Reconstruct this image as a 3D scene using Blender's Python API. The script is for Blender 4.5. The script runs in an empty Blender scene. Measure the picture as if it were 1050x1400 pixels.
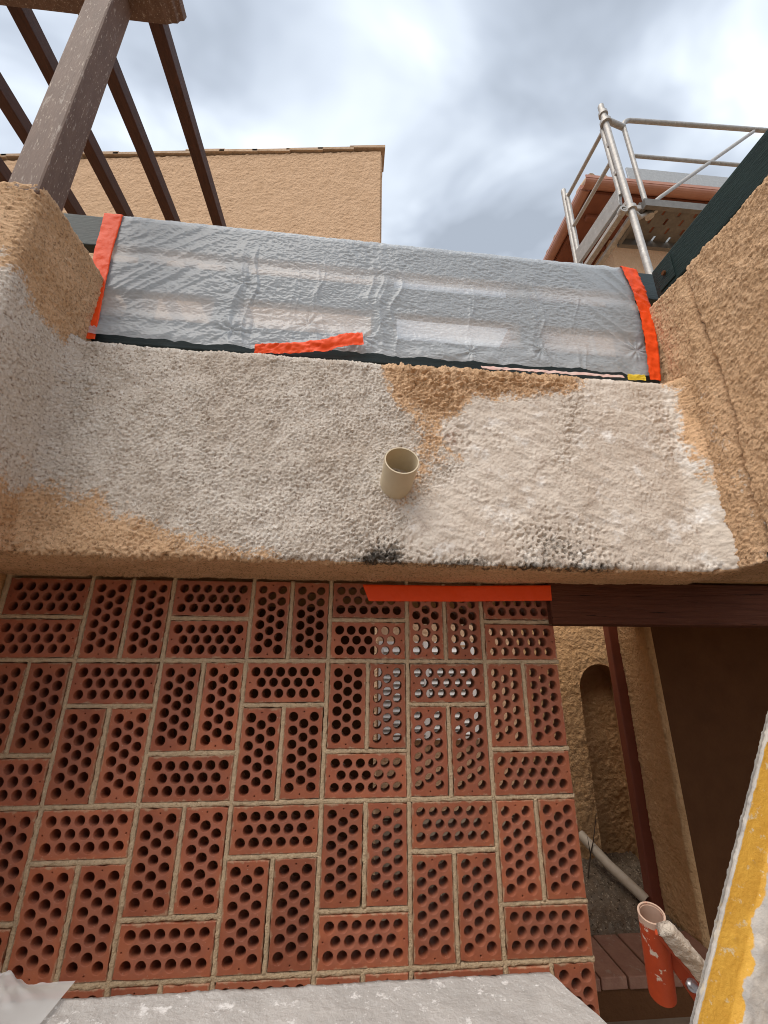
import bpy, bmesh, math, random
import numpy as np
from mathutils import Vector, Matrix
from mathutils.geometry import delaunay_2d_cdt
random.seed(7)
rng = np.random.default_rng(7)
scene = bpy.context.scene
C = scene.collection
PI = math.pi

# ------------------------------------------------------------------ camera
cam_d = bpy.data.cameras.new('camera')
cam = bpy.data.objects.new('camera', cam_d)
C.objects.link(cam)
scene.camera = cam
YAW, PITCH, ROLL = 0.0808, 0.3222, 0.0056
fw = Vector((math.sin(YAW)*math.cos(PITCH), math.cos(YAW)*math.cos(PITCH), math.sin(PITCH)))
rt = Vector((math.cos(YAW), -math.sin(YAW), 0))
up = rt.cross(fw)
rt2 = rt*math.cos(ROLL) + up*math.sin(ROLL)
up2 = up*math.cos(ROLL) - rt*math.sin(ROLL)
cam.matrix_world = Matrix(((rt2.x, up2.x, -fw.x, -0.1893), (rt2.y, up2.y, -fw.y, -1.3782),
                           (rt2.z, up2.z, -fw.z, 0.0342), (0, 0, 0, 1)))
cam_d.sensor_fit = 'VERTICAL'
cam_d.sensor_height = 24.0
cam_d.lens = 24.0*564.74/1400.0
cam_d.clip_start = 0.02
cam_d.clip_end = 3000

# ------------------------------------------------------------------ world: overcast sky
SUN_EL, SUN_AZ = math.radians(56), math.radians(222)     # azimuth clockwise from +y
world = bpy.data.worlds.new('World')
scene.world = world
world.use_nodes = True
nt = world.node_tree
nt.nodes.clear()
def N(t, typ, **kw):
    n = t.nodes.new(typ)
    for k, v in kw.items():
        setattr(n, k, v)
    return n
wo = N(nt, 'ShaderNodeOutputWorld')
bg = N(nt, 'ShaderNodeBackground')
bg.inputs['Strength'].default_value = 0.10
sky = N(nt, 'ShaderNodeTexSky', sky_type='NISHITA', sun_disc=False, sun_elevation=SUN_EL,
        sun_rotation=SUN_AZ, altitude=100, air_density=1.0, dust_density=2.0)
tc = N(nt, 'ShaderNodeTexCoord')
sep = N(nt, 'ShaderNodeSeparateXYZ')
nt.links.new(tc.outputs['Generated'], sep.inputs[0])
addz = N(nt, 'ShaderNodeMath', operation='ADD'); addz.inputs[1].default_value = 0.25
mx = N(nt, 'ShaderNodeMath', operation='MAXIMUM'); mx.inputs[1].default_value = 0.12
nt.links.new(sep.outputs['Z'], addz.inputs[0]); nt.links.new(addz.outputs[0], mx.inputs[0])
comb = N(nt, 'ShaderNodeCombineXYZ')
for ax in ('X', 'Y'):
    dv = N(nt, 'ShaderNodeMath', operation='DIVIDE')
    nt.links.new(sep.outputs[ax], dv.inputs[0]); nt.links.new(mx.outputs[0], dv.inputs[1])
    nt.links.new(dv.outputs[0], comb.inputs[ax])
mp = N(nt, 'ShaderNodeMapping')
mp.inputs['Location'].default_value = (3.74, -3.33, -1.62)
mp.inputs['Rotation'].default_value = (0, 0, math.radians(60))
mp.inputs['Scale'].default_value = (1.0, 1.7, 1.0)
nt.links.new(comb.outputs[0], mp.inputs[0])
n1 = N(nt, 'ShaderNodeTexNoise'); n1.inputs['Scale'].default_value = 2.4
n1.inputs['Detail'].default_value = 4; n1.inputs['Roughness'].default_value = 0.5
n1.inputs['Distortion'].default_value = 0.35
nt.links.new(mp.outputs[0], n1.inputs['Vector'])
cr = N(nt, 'ShaderNodeValToRGB')
els = cr.color_ramp.elements
els[0].position = 0.36; els[0].color = (0.29, 0.325, 0.375, 1)
els[1].position = 0.76; els[1].color = (0.98, 1.0, 1.0, 1)
e = els.new(0.47); e.color = (0.40, 0.445, 0.51, 1)
e = els.new(0.60); e.color = (0.60, 0.655, 0.72, 1)
nt.links.new(n1.outputs['Fac'], cr.inputs['Fac'])
cl = N(nt, 'ShaderNodeVectorMath', operation='SCALE'); cl.inputs['Scale'].default_value = 9.2
nt.links.new(cr.outputs['Color'], cl.inputs[0])
mixs = N(nt, 'ShaderNodeMix', data_type='RGBA'); mixs.inputs[0].default_value = 0.88
nt.links.new(sky.outputs[0], mixs.inputs[6]); nt.links.new(cl.outputs[0], mixs.inputs[7])
nt.links.new(mixs.outputs[2], bg.inputs['Color'])
nt.links.new(bg.outputs[0], wo.inputs['Surface'])

# ------------------------------------------------------------------ soft sun behind the cloud
sun_d = bpy.data.lights.new('sun', 'SUN')
sun_d.energy = 1.5
sun_d.angle = math.radians(50)
sun_d.color = (1.0, 0.91, 0.80)
sun = bpy.data.objects.new('sun', sun_d)
C.objects.link(sun)
sd = Vector((math.sin(SUN_AZ)*math.cos(SUN_EL), math.cos(SUN_AZ)*math.cos(SUN_EL), math.sin(SUN_EL)))
sun.rotation_euler = sd.to_track_quat('Z', 'Y').to_euler()
sun.location = (0, -4, 6)

vs = scene.view_settings
vs.view_transform = 'Standard'
try: vs.look = 'None'
except Exception: pass
vs.exposure = 0.88
vs.gamma = 1.0
vs.use_curve_mapping = False
scene.cycles.pixel_filter_type = 'BLACKMAN_HARRIS'
scene.cycles.filter_width = 1.0
scene.cycles.max_bounces = 8
scene.cycles.transparent_max_bounces = 12

# ================================================================== helpers
def hash3(ix, iy, iz, s=0):
    h = (ix*374761393 + iy*668265263 + iz*2147483647 + s*1274126177) & 0xffffffff
    h = ((h ^ (h >> 13))*1274126177) & 0xffffffff
    h = ((h ^ (h >> 16))*2246822519) & 0xffffffff
    return ((h ^ (h >> 15)) & 0xffffff)/float(0xffffff)

_T = rng.permutation(256)
_G = rng.normal(size=(256, 3)); _G /= np.linalg.norm(_G, axis=1, keepdims=True)
def vnoise(p, f=1.0, s=0):
    """gradient noise, about -1..1, on a lattice turned off the world axes"""
    p = np.asarray(p, float)
    q = np.stack([p[..., 0]*.80+p[..., 2]*.60, p[..., 1]*.86+(p[..., 2]*.80-p[..., 0]*.60)*.51,
                  (p[..., 2]*.80-p[..., 0]*.60)*.86-p[..., 1]*.51], -1)*f+100.37+s*7.13
    i = np.floor(q).astype(np.int64); t = q-i
    w = t*t*t*(t*(t*6-15)+10)
    r = 0
    for a in (0, 1):
        wx = w[..., 0] if a else 1-w[..., 0]
        for b in (0, 1):
            wy = w[..., 1] if b else 1-w[..., 1]
            for c in (0, 1):
                wz = w[..., 2] if c else 1-w[..., 2]
                h = _T[(_T[(_T[(i[..., 0]+a) & 255]+i[..., 1]+b) & 255]+i[..., 2]+c+s*17) & 255]
                g = _G[h]
                r = r+wx*wy*wz*(g[..., 0]*(t[..., 0]-a)+g[..., 1]*(t[..., 1]-b)+g[..., 2]*(t[..., 2]-c))
    return np.clip(r*1.7, -1, 1)

def fbm(p, f, o=3, g=.5, s=0):
    r = 0; a = 1.
    for k in range(o):
        r = r + a*vnoise(p, f*2**k, s+k); a *= g
    return r

def worley(p, f, s=0):
    q = np.asarray(p, float)*f + 57.11
    i = np.floor(q).astype(np.int64)
    best = np.full(q.shape[:-1], 9.)
    for a in (-1, 0, 1):
        for b in (-1, 0, 1):
            for c in (-1, 0, 1):
                jx, jy, jz = i[..., 0]+a, i[..., 1]+b, i[..., 2]+c
                dx = jx+hash3(jx, jy, jz, s+1)-q[..., 0]
                dy = jy+hash3(jx, jy, jz, s+2)-q[..., 1]
                dz = jz+hash3(jx, jy, jz, s+3)-q[..., 2]
                best = np.minimum(best, dx*dx+dy*dy+dz*dz)
    return np.sqrt(best)

def sdf_poly(u, v, poly):
    # signed distance, positive inside
    poly = np.array(poly, float)
    d = np.full(u.shape, 1e9); inside = np.zeros(u.shape, bool)
    n = len(poly)
    for k in range(n):
        ax, ay = poly[k]; bx, by = poly[(k+1) % n]
        ex, ey = bx-ax, by-ay
        t = np.clip(((u-ax)*ex+(v-ay)*ey)/(ex*ex+ey*ey+1e-12), 0, 1)
        d = np.minimum(d, np.hypot(u-ax-t*ex, v-ay-t*ey))
        cond = ((ay > v) != (by > v))
        xi = (bx-ax)*(v-ay)/(by-ay+1e-12)+ax
        inside ^= cond & (u < xi)
    return np.where(inside, d, -d)

def smooth01(x, a, b):
    t = np.clip((x-a)/(b-a), 0, 1)
    return t*t*(3-2*t)

LOC = {}
def tag(o, label=None, cat=None, group=None, kind=None):
    if label: o['label'] = label
    if cat: o['category'] = cat
    if group: o['group'] = group
    if kind: o['kind'] = kind
    return o
def thing(name, label, cat, loc, group=None):
    o = bpy.data.objects.new(name, None)
    o.empty_display_size = .1
    C.objects.link(o); o.location = loc
    LOC[o] = Vector(loc)
    return tag(o, label, cat, group)
def link(name, me, parent=None, loc=None):
    o = bpy.data.objects.new(name, me)
    C.objects.link(o)
    if parent is not None: o.parent = parent
    if loc is not None: o.location = loc
    return o

class MB:
    """collects pieces; build() links them as ONE mesh object"""
    def __init__(s): s.v = []; s.f = []; s.sm = []
    def add(s, vs, fs, smooth=False):
        n = len(s.v); s.v += [tuple(x) for x in vs]
        s.f += [tuple(i+n for i in f) for f in fs]; s.sm += [smooth]*len(fs)
        return s
    def hexa(s, c8, bev=0.0):
        """8 corners: bottom 4 ccw, top 4 ccw"""
        fs = [(0, 3, 2, 1), (4, 5, 6, 7), (0, 1, 5, 4), (1, 2, 6, 5), (2, 3, 7, 6), (3, 0, 4, 7)]
        if not bev: return s.add(c8, fs)
        bm = bmesh.new()
        vv = [bm.verts.new(c) for c in c8]
        for f in fs: bm.faces.new([vv[i] for i in f])
        bmesh.ops.bevel(bm, geom=bm.edges[:], offset=bev, segments=2, profile=.5, affect='EDGES')
        bm.verts.index_update()
        s.add([v.co[:] for v in bm.verts], [[v.index for v in f.verts] for f in bm.faces])
        bm.free(); return s
    def box(s, a, b, bev=0.0):
        (x0, y0, z0), (x1, y1, z1) = a, b
        return s.hexa([(x0, y0, z0), (x1, y0, z0), (x1, y1, z0), (x0, y1, z0),
                       (x0, y0, z1), (x1, y0, z1), (x1, y1, z1), (x0, y1, z1)], bev)
    def bar(s, p0, p1, w, h, upv=(0, 0, 1), bev=0.0):
        p0, p1 = Vector(p0), Vector(p1)
        d = (p1-p0).normalized(); r = d.cross(Vector(upv)).normalized(); u = r.cross(d)
        c = []
        for p in (p0, p1):
            c += [p-r*w/2-u*h/2, p+r*w/2-u*h/2, p+r*w/2+u*h/2, p-r*w/2+u*h/2]
        return s.hexa(c, bev)
    def path(s, pts, r, seg=12, wall=0.0, caps=True):
        """tube along a polyline; wall>0 leaves open hollow ends"""
        pts = [Vector(p) for p in pts]; n = len(pts)
        rs = r if isinstance(r, (list, tuple)) else [r]*n
        d0 = (pts[1]-pts[0]).normalized()
        a = Vector((0, 0, 1)) if abs(d0.z) < .9 else Vector((1, 0, 0))
        U = d0.cross(a).normalized()
        rings = []; inner = []
        for k in range(n):
            d = (pts[min(k+1, n-1)]-pts[max(k-1, 0)]).normalized()
            U = (U-d*U.dot(d)).normalized(); V = d.cross(U)
            rings.append([pts[k]+(U*math.cos(2*PI*j/seg)+V*math.sin(2*PI*j/seg))*rs[k] for j in range(seg)])
            inner.append([pts[k]+(U*math.cos(2*PI*j/seg)+V*math.sin(2*PI*j/seg))*(rs[k]-wall) for j in range(seg)])
        vs = [v for R in rings for v in R]; fs = []
        for k in range(n-1):
            for j in range(seg):
                fs.append((k*seg+j, k*seg+(j+1) % seg, (k+1)*seg+(j+1) % seg, (k+1)*seg+j))
        s.add(vs, fs, True)
        if wall > 0:
            vs = [v for R in inner for v in R]
            s.add(vs, [tuple(reversed(f)) for f in fs], True)
            for k, flip in ((0, 0), (n-1, 1)):
                vv = rings[k]+inner[k]
                ff = [(j, seg+j, seg+(j+1) % seg, (j+1) % seg) for j in range(seg)]
                if flip: ff = [tuple(reversed(f)) for f in ff]
                s.add(vv, ff)
        elif caps:
            s.add(rings[0], [tuple(reversed(range(seg)))])
            s.add(rings[-1], [tuple(range(seg))])
        return s
    def ball(s, c, r, seg=10, rg=6):
        c = Vector(c); vs = []; fs = []
        for i in range(rg+1):
            th = PI*i/rg
            for j in range(seg):
                ph = 2*PI*j/seg
                vs.append(c+Vector((math.sin(th)*math.cos(ph), math.sin(th)*math.sin(ph), math.cos(th)))*r)
        for i in range(rg):
            for j in range(seg):
                fs.append((i*seg+j, (i+1)*seg+j, (i+1)*seg+(j+1) % seg, i*seg+(j+1) % seg))
        return s.add(vs, fs, True)
    def mesh(s, name, origin=(0, 0, 0)):
        me = bpy.data.meshes.new(name)
        o = Vector(origin)
        me.from_pydata([Vector(v)-o for v in s.v], [], s.f)
        me.polygons.foreach_set('use_smooth', s.sm)
        me.update(); return me
    def build(s, name, mat, parent=None):
        if parent is not None:
            org = LOC[parent]
        else:
            a = np.array(s.v); org = Vector((float(a[:, 0].mean()), float(a[:, 1].mean()), float(a[:, 2].min())))
        me = s.mesh(name, org); me.materials.append(mat)
        o = link(name, me, parent)
        if parent is None: o.location = org; LOC[o] = org
        else: LOC[o] = org
        return o

def grid_mesh(name, P, mat, parent=None, attrs=None, smooth=True, closed=False):
    """P: (nu,nv,3) world points"""
    nu, nv = P.shape[:2]
    org = LOC[parent] if parent is not None else Vector(P.reshape(-1, 3).mean(0).tolist())
    co = (P.reshape(-1, 3)-np.array(org))
    idx = np.arange(nu*nv).reshape(nu, nv)
    q = np.stack([idx[:-1, :-1], idx[1:, :-1], idx[1:, 1:], idx[:-1, 1:]], -1).reshape(-1, 4)
    me = bpy.data.meshes.new(name)
    me.vertices.add(len(co)); me.vertices.foreach_set('co', co.ravel().astype(np.float32))
    me.loops.add(q.size); me.loops.foreach_set('vertex_index', q.ravel().astype(np.int32))
    me.polygons.add(len(q))
    me.polygons.foreach_set('loop_start', (np.arange(len(q))*4).astype(np.int32))
    me.polygons.foreach_set('use_smooth', np.full(len(q), smooth))
    me.update(calc_edges=True); me.validate()
    for k, a in (attrs or {}).items():
        at = me.attributes.new(k, 'FLOAT', 'POINT')
        at.data.foreach_set('value', a.ravel().astype(np.float32))
    me.materials.append(mat)
    o = link(name, me, parent)
    if parent is None: o.location = org
    LOC[o] = org
    return o

def normals(P):
    du = np.gradient(P, axis=0); dv = np.gradient(P, axis=1)
    n = np.cross(du, dv)
    return n/(np.linalg.norm(n, axis=-1, keepdims=True)+1e-12)

# ------------------------------------------------------------------ materials
def mat(name, base, rough=.8, metal=0., bump=None, col2=None, nscale=20, spots=None, spec=.3, stretch=None, rnd=0.0, island=False):
    """procedural principled: base/col2 mixed by noise; bump=(scale,strength,dist); spots=(colour,scale,threshold,width)"""
    m = bpy.data.materials.new(name); m.use_nodes = True
    t = m.node_tree; b = t.nodes['Principled BSDF']
    b.inputs['Roughness'].default_value = rough; b.inputs['Metallic'].default_value = metal
    b.inputs['Specular IOR Level'].default_value = spec
    tcn = N(t, 'ShaderNodeTexCoord'); vec = tcn.outputs['Object']
    if stretch:
        mpn = N(t, 'ShaderNodeMapping'); mpn.inputs['Scale'].default_value = stretch
        t.links.new(vec, mpn.inputs[0]); vec = mpn.outputs[0]
    n = N(t, 'ShaderNodeTexNoise'); n.inputs['Scale'].default_value = nscale; n.inputs['Detail'].default_value = 6
    n.inputs['Roughness'].default_value = .62
    t.links.new(vec, n.inputs['Vector'])
    r = N(t, 'ShaderNodeMapRange'); r.inputs[1].default_value = .3; r.inputs[2].default_value = .7
    t.links.new(n.outputs['Fac'], r.inputs[0])
    mxn = N(t, 'ShaderNodeMix', data_type='RGBA')
    mxn.inputs[6].default_value = (*base, 1); mxn.inputs[7].default_value = (*(col2 or tuple(c*.75 for c in base)), 1)
    t.links.new(r.outputs[0], mxn.inputs[0]); col = mxn.outputs[2]
    for sp in (spots or []):
        c, sc, th, wd = sp
        n2 = N(t, 'ShaderNodeTexNoise'); n2.inputs['Scale'].default_value = sc; n2.inputs['Detail'].default_value = 8
        n2.inputs['Roughness'].default_value = .65
        t.links.new(vec, n2.inputs['Vector'])
        r2 = N(t, 'ShaderNodeMapRange'); r2.inputs[1].default_value = th; r2.inputs[2].default_value = th+wd
        t.links.new(n2.outputs['Fac'], r2.inputs[0])
        m2 = N(t, 'ShaderNodeMix', data_type='RGBA'); m2.inputs[7].default_value = (*c, 1)
        t.links.new(col, m2.inputs[6]); t.links.new(r2.outputs[0], m2.inputs[0]); col = m2.outputs[2]
    if rnd:
        oi = N(t, 'ShaderNodeObjectInfo')
        rr = N(t, 'ShaderNodeMapRange'); rr.inputs[3].default_value = 1-rnd; rr.inputs[4].default_value = 1+rnd
        t.links.new(oi.outputs['Random'], rr.inputs[0])
        sc = N(t, 'ShaderNodeVectorMath', operation='SCALE')
        t.links.new(col, sc.inputs[0]); t.links.new(rr.outputs[0], sc.inputs['Scale']); col = sc.outputs[0]
    t.links.new(col, b.inputs['Base Color'])
    if bump:
        s, st, ds = bump
        nb = N(t, 'ShaderNodeTexNoise'); nb.inputs['Scale'].default_value = s; nb.inputs['Detail'].default_value = 6
        nb.inputs['Roughness'].default_value = .6
        t.links.new(vec, nb.inputs['Vector'])
        bp = N(t, 'ShaderNodeBump'); bp.inputs['Strength'].default_value = st; bp.inputs['Distance'].default_value = ds
        t.links.new(nb.outputs['Fac'], bp.inputs['Height']); t.links.new(bp.outputs[0], b.inputs['Normal'])
    return m

def stucco_mat(name):
    """ochre render with repair plaster and grime driven by vertex masks"""
    m = bpy.data.materials.new(name); m.use_nodes = True
    t = m.node_tree; b = t.nodes['Principled BSDF']
    b.inputs['Roughness'].default_value = .92; b.inputs['Specular IOR Level'].default_value = .15
    g = N(t, 'ShaderNodeNewGeometry')
    def noise(sc, de=6, ro=.6):
        n = N(t, 'ShaderNodeTexNoise'); n.inputs['Scale'].default_value = sc; n.inputs['Detail'].default_value = de
        n.inputs['Roughness'].default_value = ro; t.links.new(g.outputs['Position'], n.inputs['Vector']); return n.outputs['Fac']
    def rng_(src, a, b_, lo=0., hi=1.):
        r = N(t, 'ShaderNodeMapRange'); r.inputs[1].default_value = a; r.inputs[2].default_value = b_
        r.inputs[3].default_value = lo; r.inputs[4].default_value = hi
        t.links.new(src, r.inputs[0]); return r.outputs[0]
    def mix(f, c0, c1):
        x = N(t, 'ShaderNodeMix', data_type='RGBA')
        for sock, c in ((6, c0), (7, c1)):
            if isinstance(c, tuple): x.inputs[sock].default_value = (*c, 1)
            else: t.links.new(c, x.inputs[sock])
        if isinstance(f, float): x.inputs[0].default_value = f
        else: t.links.new(f, x.inputs[0])
        return x.outputs[2]
    def attr(n):
        a = N(t, 'ShaderNodeAttribute'); a.attribute_name = n; return a.outputs['Fac']
    def math_(op, a, c):
        x = N(t, 'ShaderNodeMath', operation=op)
        for i, k in enumerate((a, c)):
            if isinstance(k, (int, float)): x.inputs[i].default_value = k
            else: t.links.new(k, x.inputs[i])
        return x.outputs[0]
    och = mix(rng_(noise(9), .35, .65), (.80, .535, .33), (.68, .435, .25))
    och = mix(rng_(noise(120, 5, .78), .50, .64), och, (.34, .205, .115))
    och = mix(rng_(noise(46, 4), .58, .75), och, (.80, .56, .36))
    gry = mix(rng_(noise(6), .35, .65), (.80, .725, .64), (.69, .61, .525))
    gry = mix(rng_(noise(125, 5, .78), .52, .62), gry, (.33, .245, .185))
    gry = mix(rng_(noise(105, 5, .78), .55, .63), gry, (.90, .86, .80))
    gry = mix(rng_(noise(3.2, 4), .50, .70, 0, .38), gry, (.54, .43, .33))
    smo = mix(rng_(noise(7), .35, .65), (.74, .67, .59), (.62, .54, .46))
    smo = mix(rng_(noise(30, 7, .75), .55, .66), smo, (.50, .42, .36))
    smo = mix(rng_(noise(130, 5, .8), .58, .66), smo, (.42, .34, .28))
    smo = mix(rng_(noise(11, 6, .7), .54, .66), smo, (.86, .83, .79))
    gry = mix(attr('smoothed'), gry, smo)
    pf = math_('ADD', attr('plaster'), math_('ADD', math_('MULTIPLY', math_('SUBTRACT', noise(85, 7, .75), .5), 1.5), math_('MULTIPLY', math_('SUBTRACT', noise(13, 4), .5), .7)))
    col = mix(rng_(pf, .42, .58), och, gry)
    rf = math_('ADD', attr('rust'), math_('MULTIPLY', math_('SUBTRACT', noise(90, 6, .7), .5), 1.2))
    col = mix(rng_(rf, .5, .75, 0, .7), col, (.30, .135, .085))
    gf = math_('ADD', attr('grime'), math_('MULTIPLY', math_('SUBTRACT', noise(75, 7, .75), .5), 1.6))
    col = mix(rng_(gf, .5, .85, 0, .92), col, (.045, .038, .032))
    t.links.new(col, b.inputs['Base Color'])
    bp = N(t, 'ShaderNodeBump'); bp.inputs['Distance'].default_value = .006
    t.links.new(rng_(attr('smoothed'), 0, 1, 1.0, .35), bp.inputs['Strength'])
    t.links.new(noise(210, 5, .72), bp.inputs['Height']); t.links.new(bp.outputs[0], b.inputs['Normal'])
    return m

M = {}
M['stucco'] = stucco_mat('repaired_stucco')
M['ochre_wall'] = mat('ochre_render', (.69, .42, .215), .93, bump=(34, 1.0, .03), col2=(.58, .335, .155), nscale=14, spec=.15)
M['ochre_far'] = mat('ochre_render_far', (.69, .465, .295), .93, bump=(28, 1.0, .03), col2=(.61, .40, .245), nscale=5, spec=.15)
M['shade_brown'] = mat('shade_darkened_brown', (.125, .052, .020), .85, bump=(50, .4, .01), col2=(.100, .041, .016), nscale=8, spec=.15)  # deep shade of the doorway wall is painted into this brown base
M['mortar'] = mat('sandy_mortar', (.72, .55, .36), .95, bump=(230, 1.0, .008), col2=(.52, .39, .255), nscale=110, spec=.1,
                  spots=[((.26, .185, .115), 120, .61, .08)])
M['wood_dark'] = mat('dark_brown_stained_wood', (.085, .036, .024), .6, bump=(60, .5, .004), col2=(.05, .022, .016), nscale=30, stretch=(4, .5, 4))
M['post_wood'] = mat('worn_brown_paint', (.165, .100, .072), .6, bump=(80, .4, .003), col2=(.115, .066, .047), nscale=18, stretch=(3, 3, .6),
                     spots=[((.44, .36, .29), 85, .60, .04), ((.33, .27, .23), 20, .60, .08)], spec=.3)
M['lintel_wood'] = mat('oxblood_timber', (.155, .058, .034), .85, bump=(30, 1.0, .012), col2=(.10, .036, .022), nscale=26, stretch=(.25, 4, 5), spec=.1,
                      spots=[((.02, .01, .007), 16, .64, .02)])
M['green_wood'] = mat('dark_green_paint', (.016, .034, .031), .6, bump=(60, .7, .006), col2=(.008, .019, .018), nscale=22, stretch=(5, .5, 5), spec=.2)
M['green_rail'] = mat('dark_green_rail_paint', (.024, .042, .044), .5, bump=(60, .4, .003), col2=(.014, .026, .028), nscale=22, stretch=(.5, 5, 5), spec=.4)
M['galv'] = mat('galvanised_steel', (.50, .49, .47), .5, .35, bump=(120, .3, .002), col2=(.36, .34, .32), nscale=45,
                spots=[((.62, .60, .57), 60, .60, .06), ((.25, .18, .13), 38, .68, .06)])
M['alu'] = mat('dull_aluminium', (.46, .46, .45), .45, .5, bump=(90, .2, .002), col2=(.36, .36, .35), nscale=25,
               spots=[((.58, .56, .53), 40, .6, .06)])
M['deck'] = mat('weathered_deck_steel', (.21, .20, .185), .55, .3, bump=(90, .2, .002), col2=(.15, .14, .13), nscale=25)
M['pvc'] = mat('beige_pvc', (.62, .53, .38), .45, bump=(70, .25, .002), col2=(.55, .46, .32), nscale=15, spec=.4,
               spots=[((.25, .18, .11), 70, .70, .06)])
M['white_pipe'] = mat('dirty_white_pvc', (.56, .46, .35), .5, col2=(.46, .37, .27), nscale=22, spots=[((.25, .19, .13), 60, .66, .08)])
M['red_post'] = mat('oxide_red_paint', (.20, .050, .026), .5, bump=(40, .2, .003), col2=(.16, .040, .022), nscale=12, spec=.4)
M['oxide_eave'] = mat('oxide_eave_paint', (.25, .085, .045), .55, col2=(.20, .065, .035), nscale=8)
M['copper_gutter'] = mat('copper_brown_gutter', (.46, .21, .13), .42, col2=(.40, .17, .105), nscale=6, spec=.5)
M['tile_verge'] = mat('clay_verge_tile', (.60, .43, .29), .9, bump=(30, .6, .02), col2=(.45, .31, .20), nscale=9, rnd=.15)
M['paver'] = mat('clay_paver', (.33, .17, .11), .8, bump=(80, .5, .004), col2=(.25, .115, .075), nscale=20, rnd=.12,
                 spots=[((.36, .27, .20), 22, .58, .15)])
M['soil'] = mat('dry_soil', (.27, .205, .145), .97, bump=(120, 1.0, .012), col2=(.15, .105, .07), nscale=30, spec=.1,
                spots=[((.46, .36, .25), 75, .57, .05), ((.05, .035, .025), 48, .58, .06)])
M['floor'] = mat('dusty_concrete', (.27, .20, .14), .92, bump=(60, .5, .006), col2=(.20, .145, .10), nscale=6, spec=.15)
M['ground'] = mat('dusty_ground', (.30, .24, .18), .95, bump=(20, .6, .02), col2=(.24, .19, .14), nscale=2, spec=.1)
M['white_slat'] = mat('white_lacquer', (.80, .79, .77), .4, col2=(.76, .75, .73), nscale=8)
M['orange_paint'] = mat('scuffed_orange_paint', (.52, .075, .022), .42, bump=(60, .3, .002), col2=(.42, .055, .018), nscale=25, spec=.5,
                        spots=[((.66, .55, .46), 26, .595, .025), ((.16, .07, .045), 75, .69, .05)])
M['tube_end'] = mat('bare_pinkish_primer', (.60, .43, .33), .6, col2=(.5, .33, .25), nscale=30, spots=[((.52, .12, .06), 40, .60, .05)])
M['crust'] = mat('cement_crust', (.78, .70, .60), .95, bump=(90, 1.0, .01), col2=(.55, .46, .37), nscale=35, spec=.1,
                 spots=[((.50, .12, .06), 45, .64, .04), ((.42, .28, .12), 30, .66, .05)])
M['bolt'] = mat('zinc_bolt', (.75, .75, .76), .25, .9, col2=(.55, .55, .57), nscale=60)
M['plank'] = mat('cement_covered_plank', (.50, .475, .45), .8, bump=(90, .8, .005), col2=(.39, .37, .35), nscale=14, spec=.35,
                 spots=[((.70, .68, .66), 30, .60, .05), ((.60, .59, .57), 140, .6, .05), ((.13, .11, .10), 70, .735, .03)])
M['twig'] = mat('dry_twig', (.07, .045, .03), .9)

def tape_mat():
    m = bpy.data.materials.new('orange_masking_tape'); m.use_nodes = True
    t = m.node_tree; b = t.nodes['Principled BSDF']
    b.inputs['Base Color'].default_value = (.86, .080, .010, 1)
    b.inputs['Roughness'].default_value = .45
    b.inputs['Specular IOR Level'].default_value = .22
    tcn = N(t, 'ShaderNodeTexCoord')
    n = N(t, 'ShaderNodeTexNoise'); n.inputs['Scale'].default_value = 35; n.inputs['Detail'].default_value = 5
    t.links.new(tcn.outputs['Object'], n.inputs['Vector'])
    bp = N(t, 'ShaderNodeBump'); bp.inputs['Strength'].default_value = .6; bp.inputs['Distance'].default_value = .005
    t.links.new(n.outputs['Fac'], bp.inputs['Height']); t.links.new(bp.outputs[0], b.inputs['Normal'])
    return m
M['tape'] = tape_mat()
M['yellow_tape'] = mat('yellow_tape', (.75, .55, .05), .4, col2=(.68, .48, .04))
M['pink_tape'] = mat('faded_pink_tape', (.72, .42, .36), .5, col2=(.66, .55, .50), nscale=25)

def film_mat(name, col, trans, tl):
    m = bpy.data.materials.new(name); m.use_nodes = True
    t = m.node_tree; t.nodes.clear()
    out = N(t, 'ShaderNodeOutputMaterial')
    df = N(t, 'ShaderNodeBsdfDiffuse'); df.inputs['Color'].default_value = (*col, 1)
    tr = N(t, 'ShaderNodeBsdfTranslucent'); tr.inputs['Color'].default_value = (*col, 1)
    tp = N(t, 'ShaderNodeBsdfTransparent'); tp.inputs['Color'].default_value = (.93, .94, .95, 1)
    gl = N(t, 'ShaderNodeBsdfGlossy'); gl.inputs['Roughness'].default_value = .42
    m1 = N(t, 'ShaderNodeMixShader'); m1.inputs[0].default_value = tl
    t.links.new(df.outputs[0], m1.inputs[1]); t.links.new(tr.outputs[0], m1.inputs[2])
    m2 = N(t, 'ShaderNodeMixShader'); m2.inputs[0].default_value = trans
    t.links.new(m1.outputs[0], m2.inputs[1]); t.links.new(tp.outputs[0], m2.inputs[2])
    fr = N(t, 'ShaderNodeLayerWeight'); fr.inputs['Blend'].default_value = .25
    mm = N(t, 'ShaderNodeMath', operation='MULTIPLY'); mm.inputs[1].default_value = .07
    t.links.new(fr.outputs['Fresnel'], mm.inputs[0])
    m3 = N(t, 'ShaderNodeMixShader'); t.links.new(mm.outputs[0], m3.inputs[0])
    t.links.new(m2.outputs[0], m3.inputs[1]); t.links.new(gl.outputs[0], m3.inputs[2])
    t.links.new(m3.outputs[0], out.inputs['Surface'])
    return m
M['film'] = film_mat('translucent_plastic_film', (.79, .84, .885), .155, .54)
M['film2'] = film_mat('thin_plastic_film', (.80, .80, .79), .35, .35)

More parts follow.
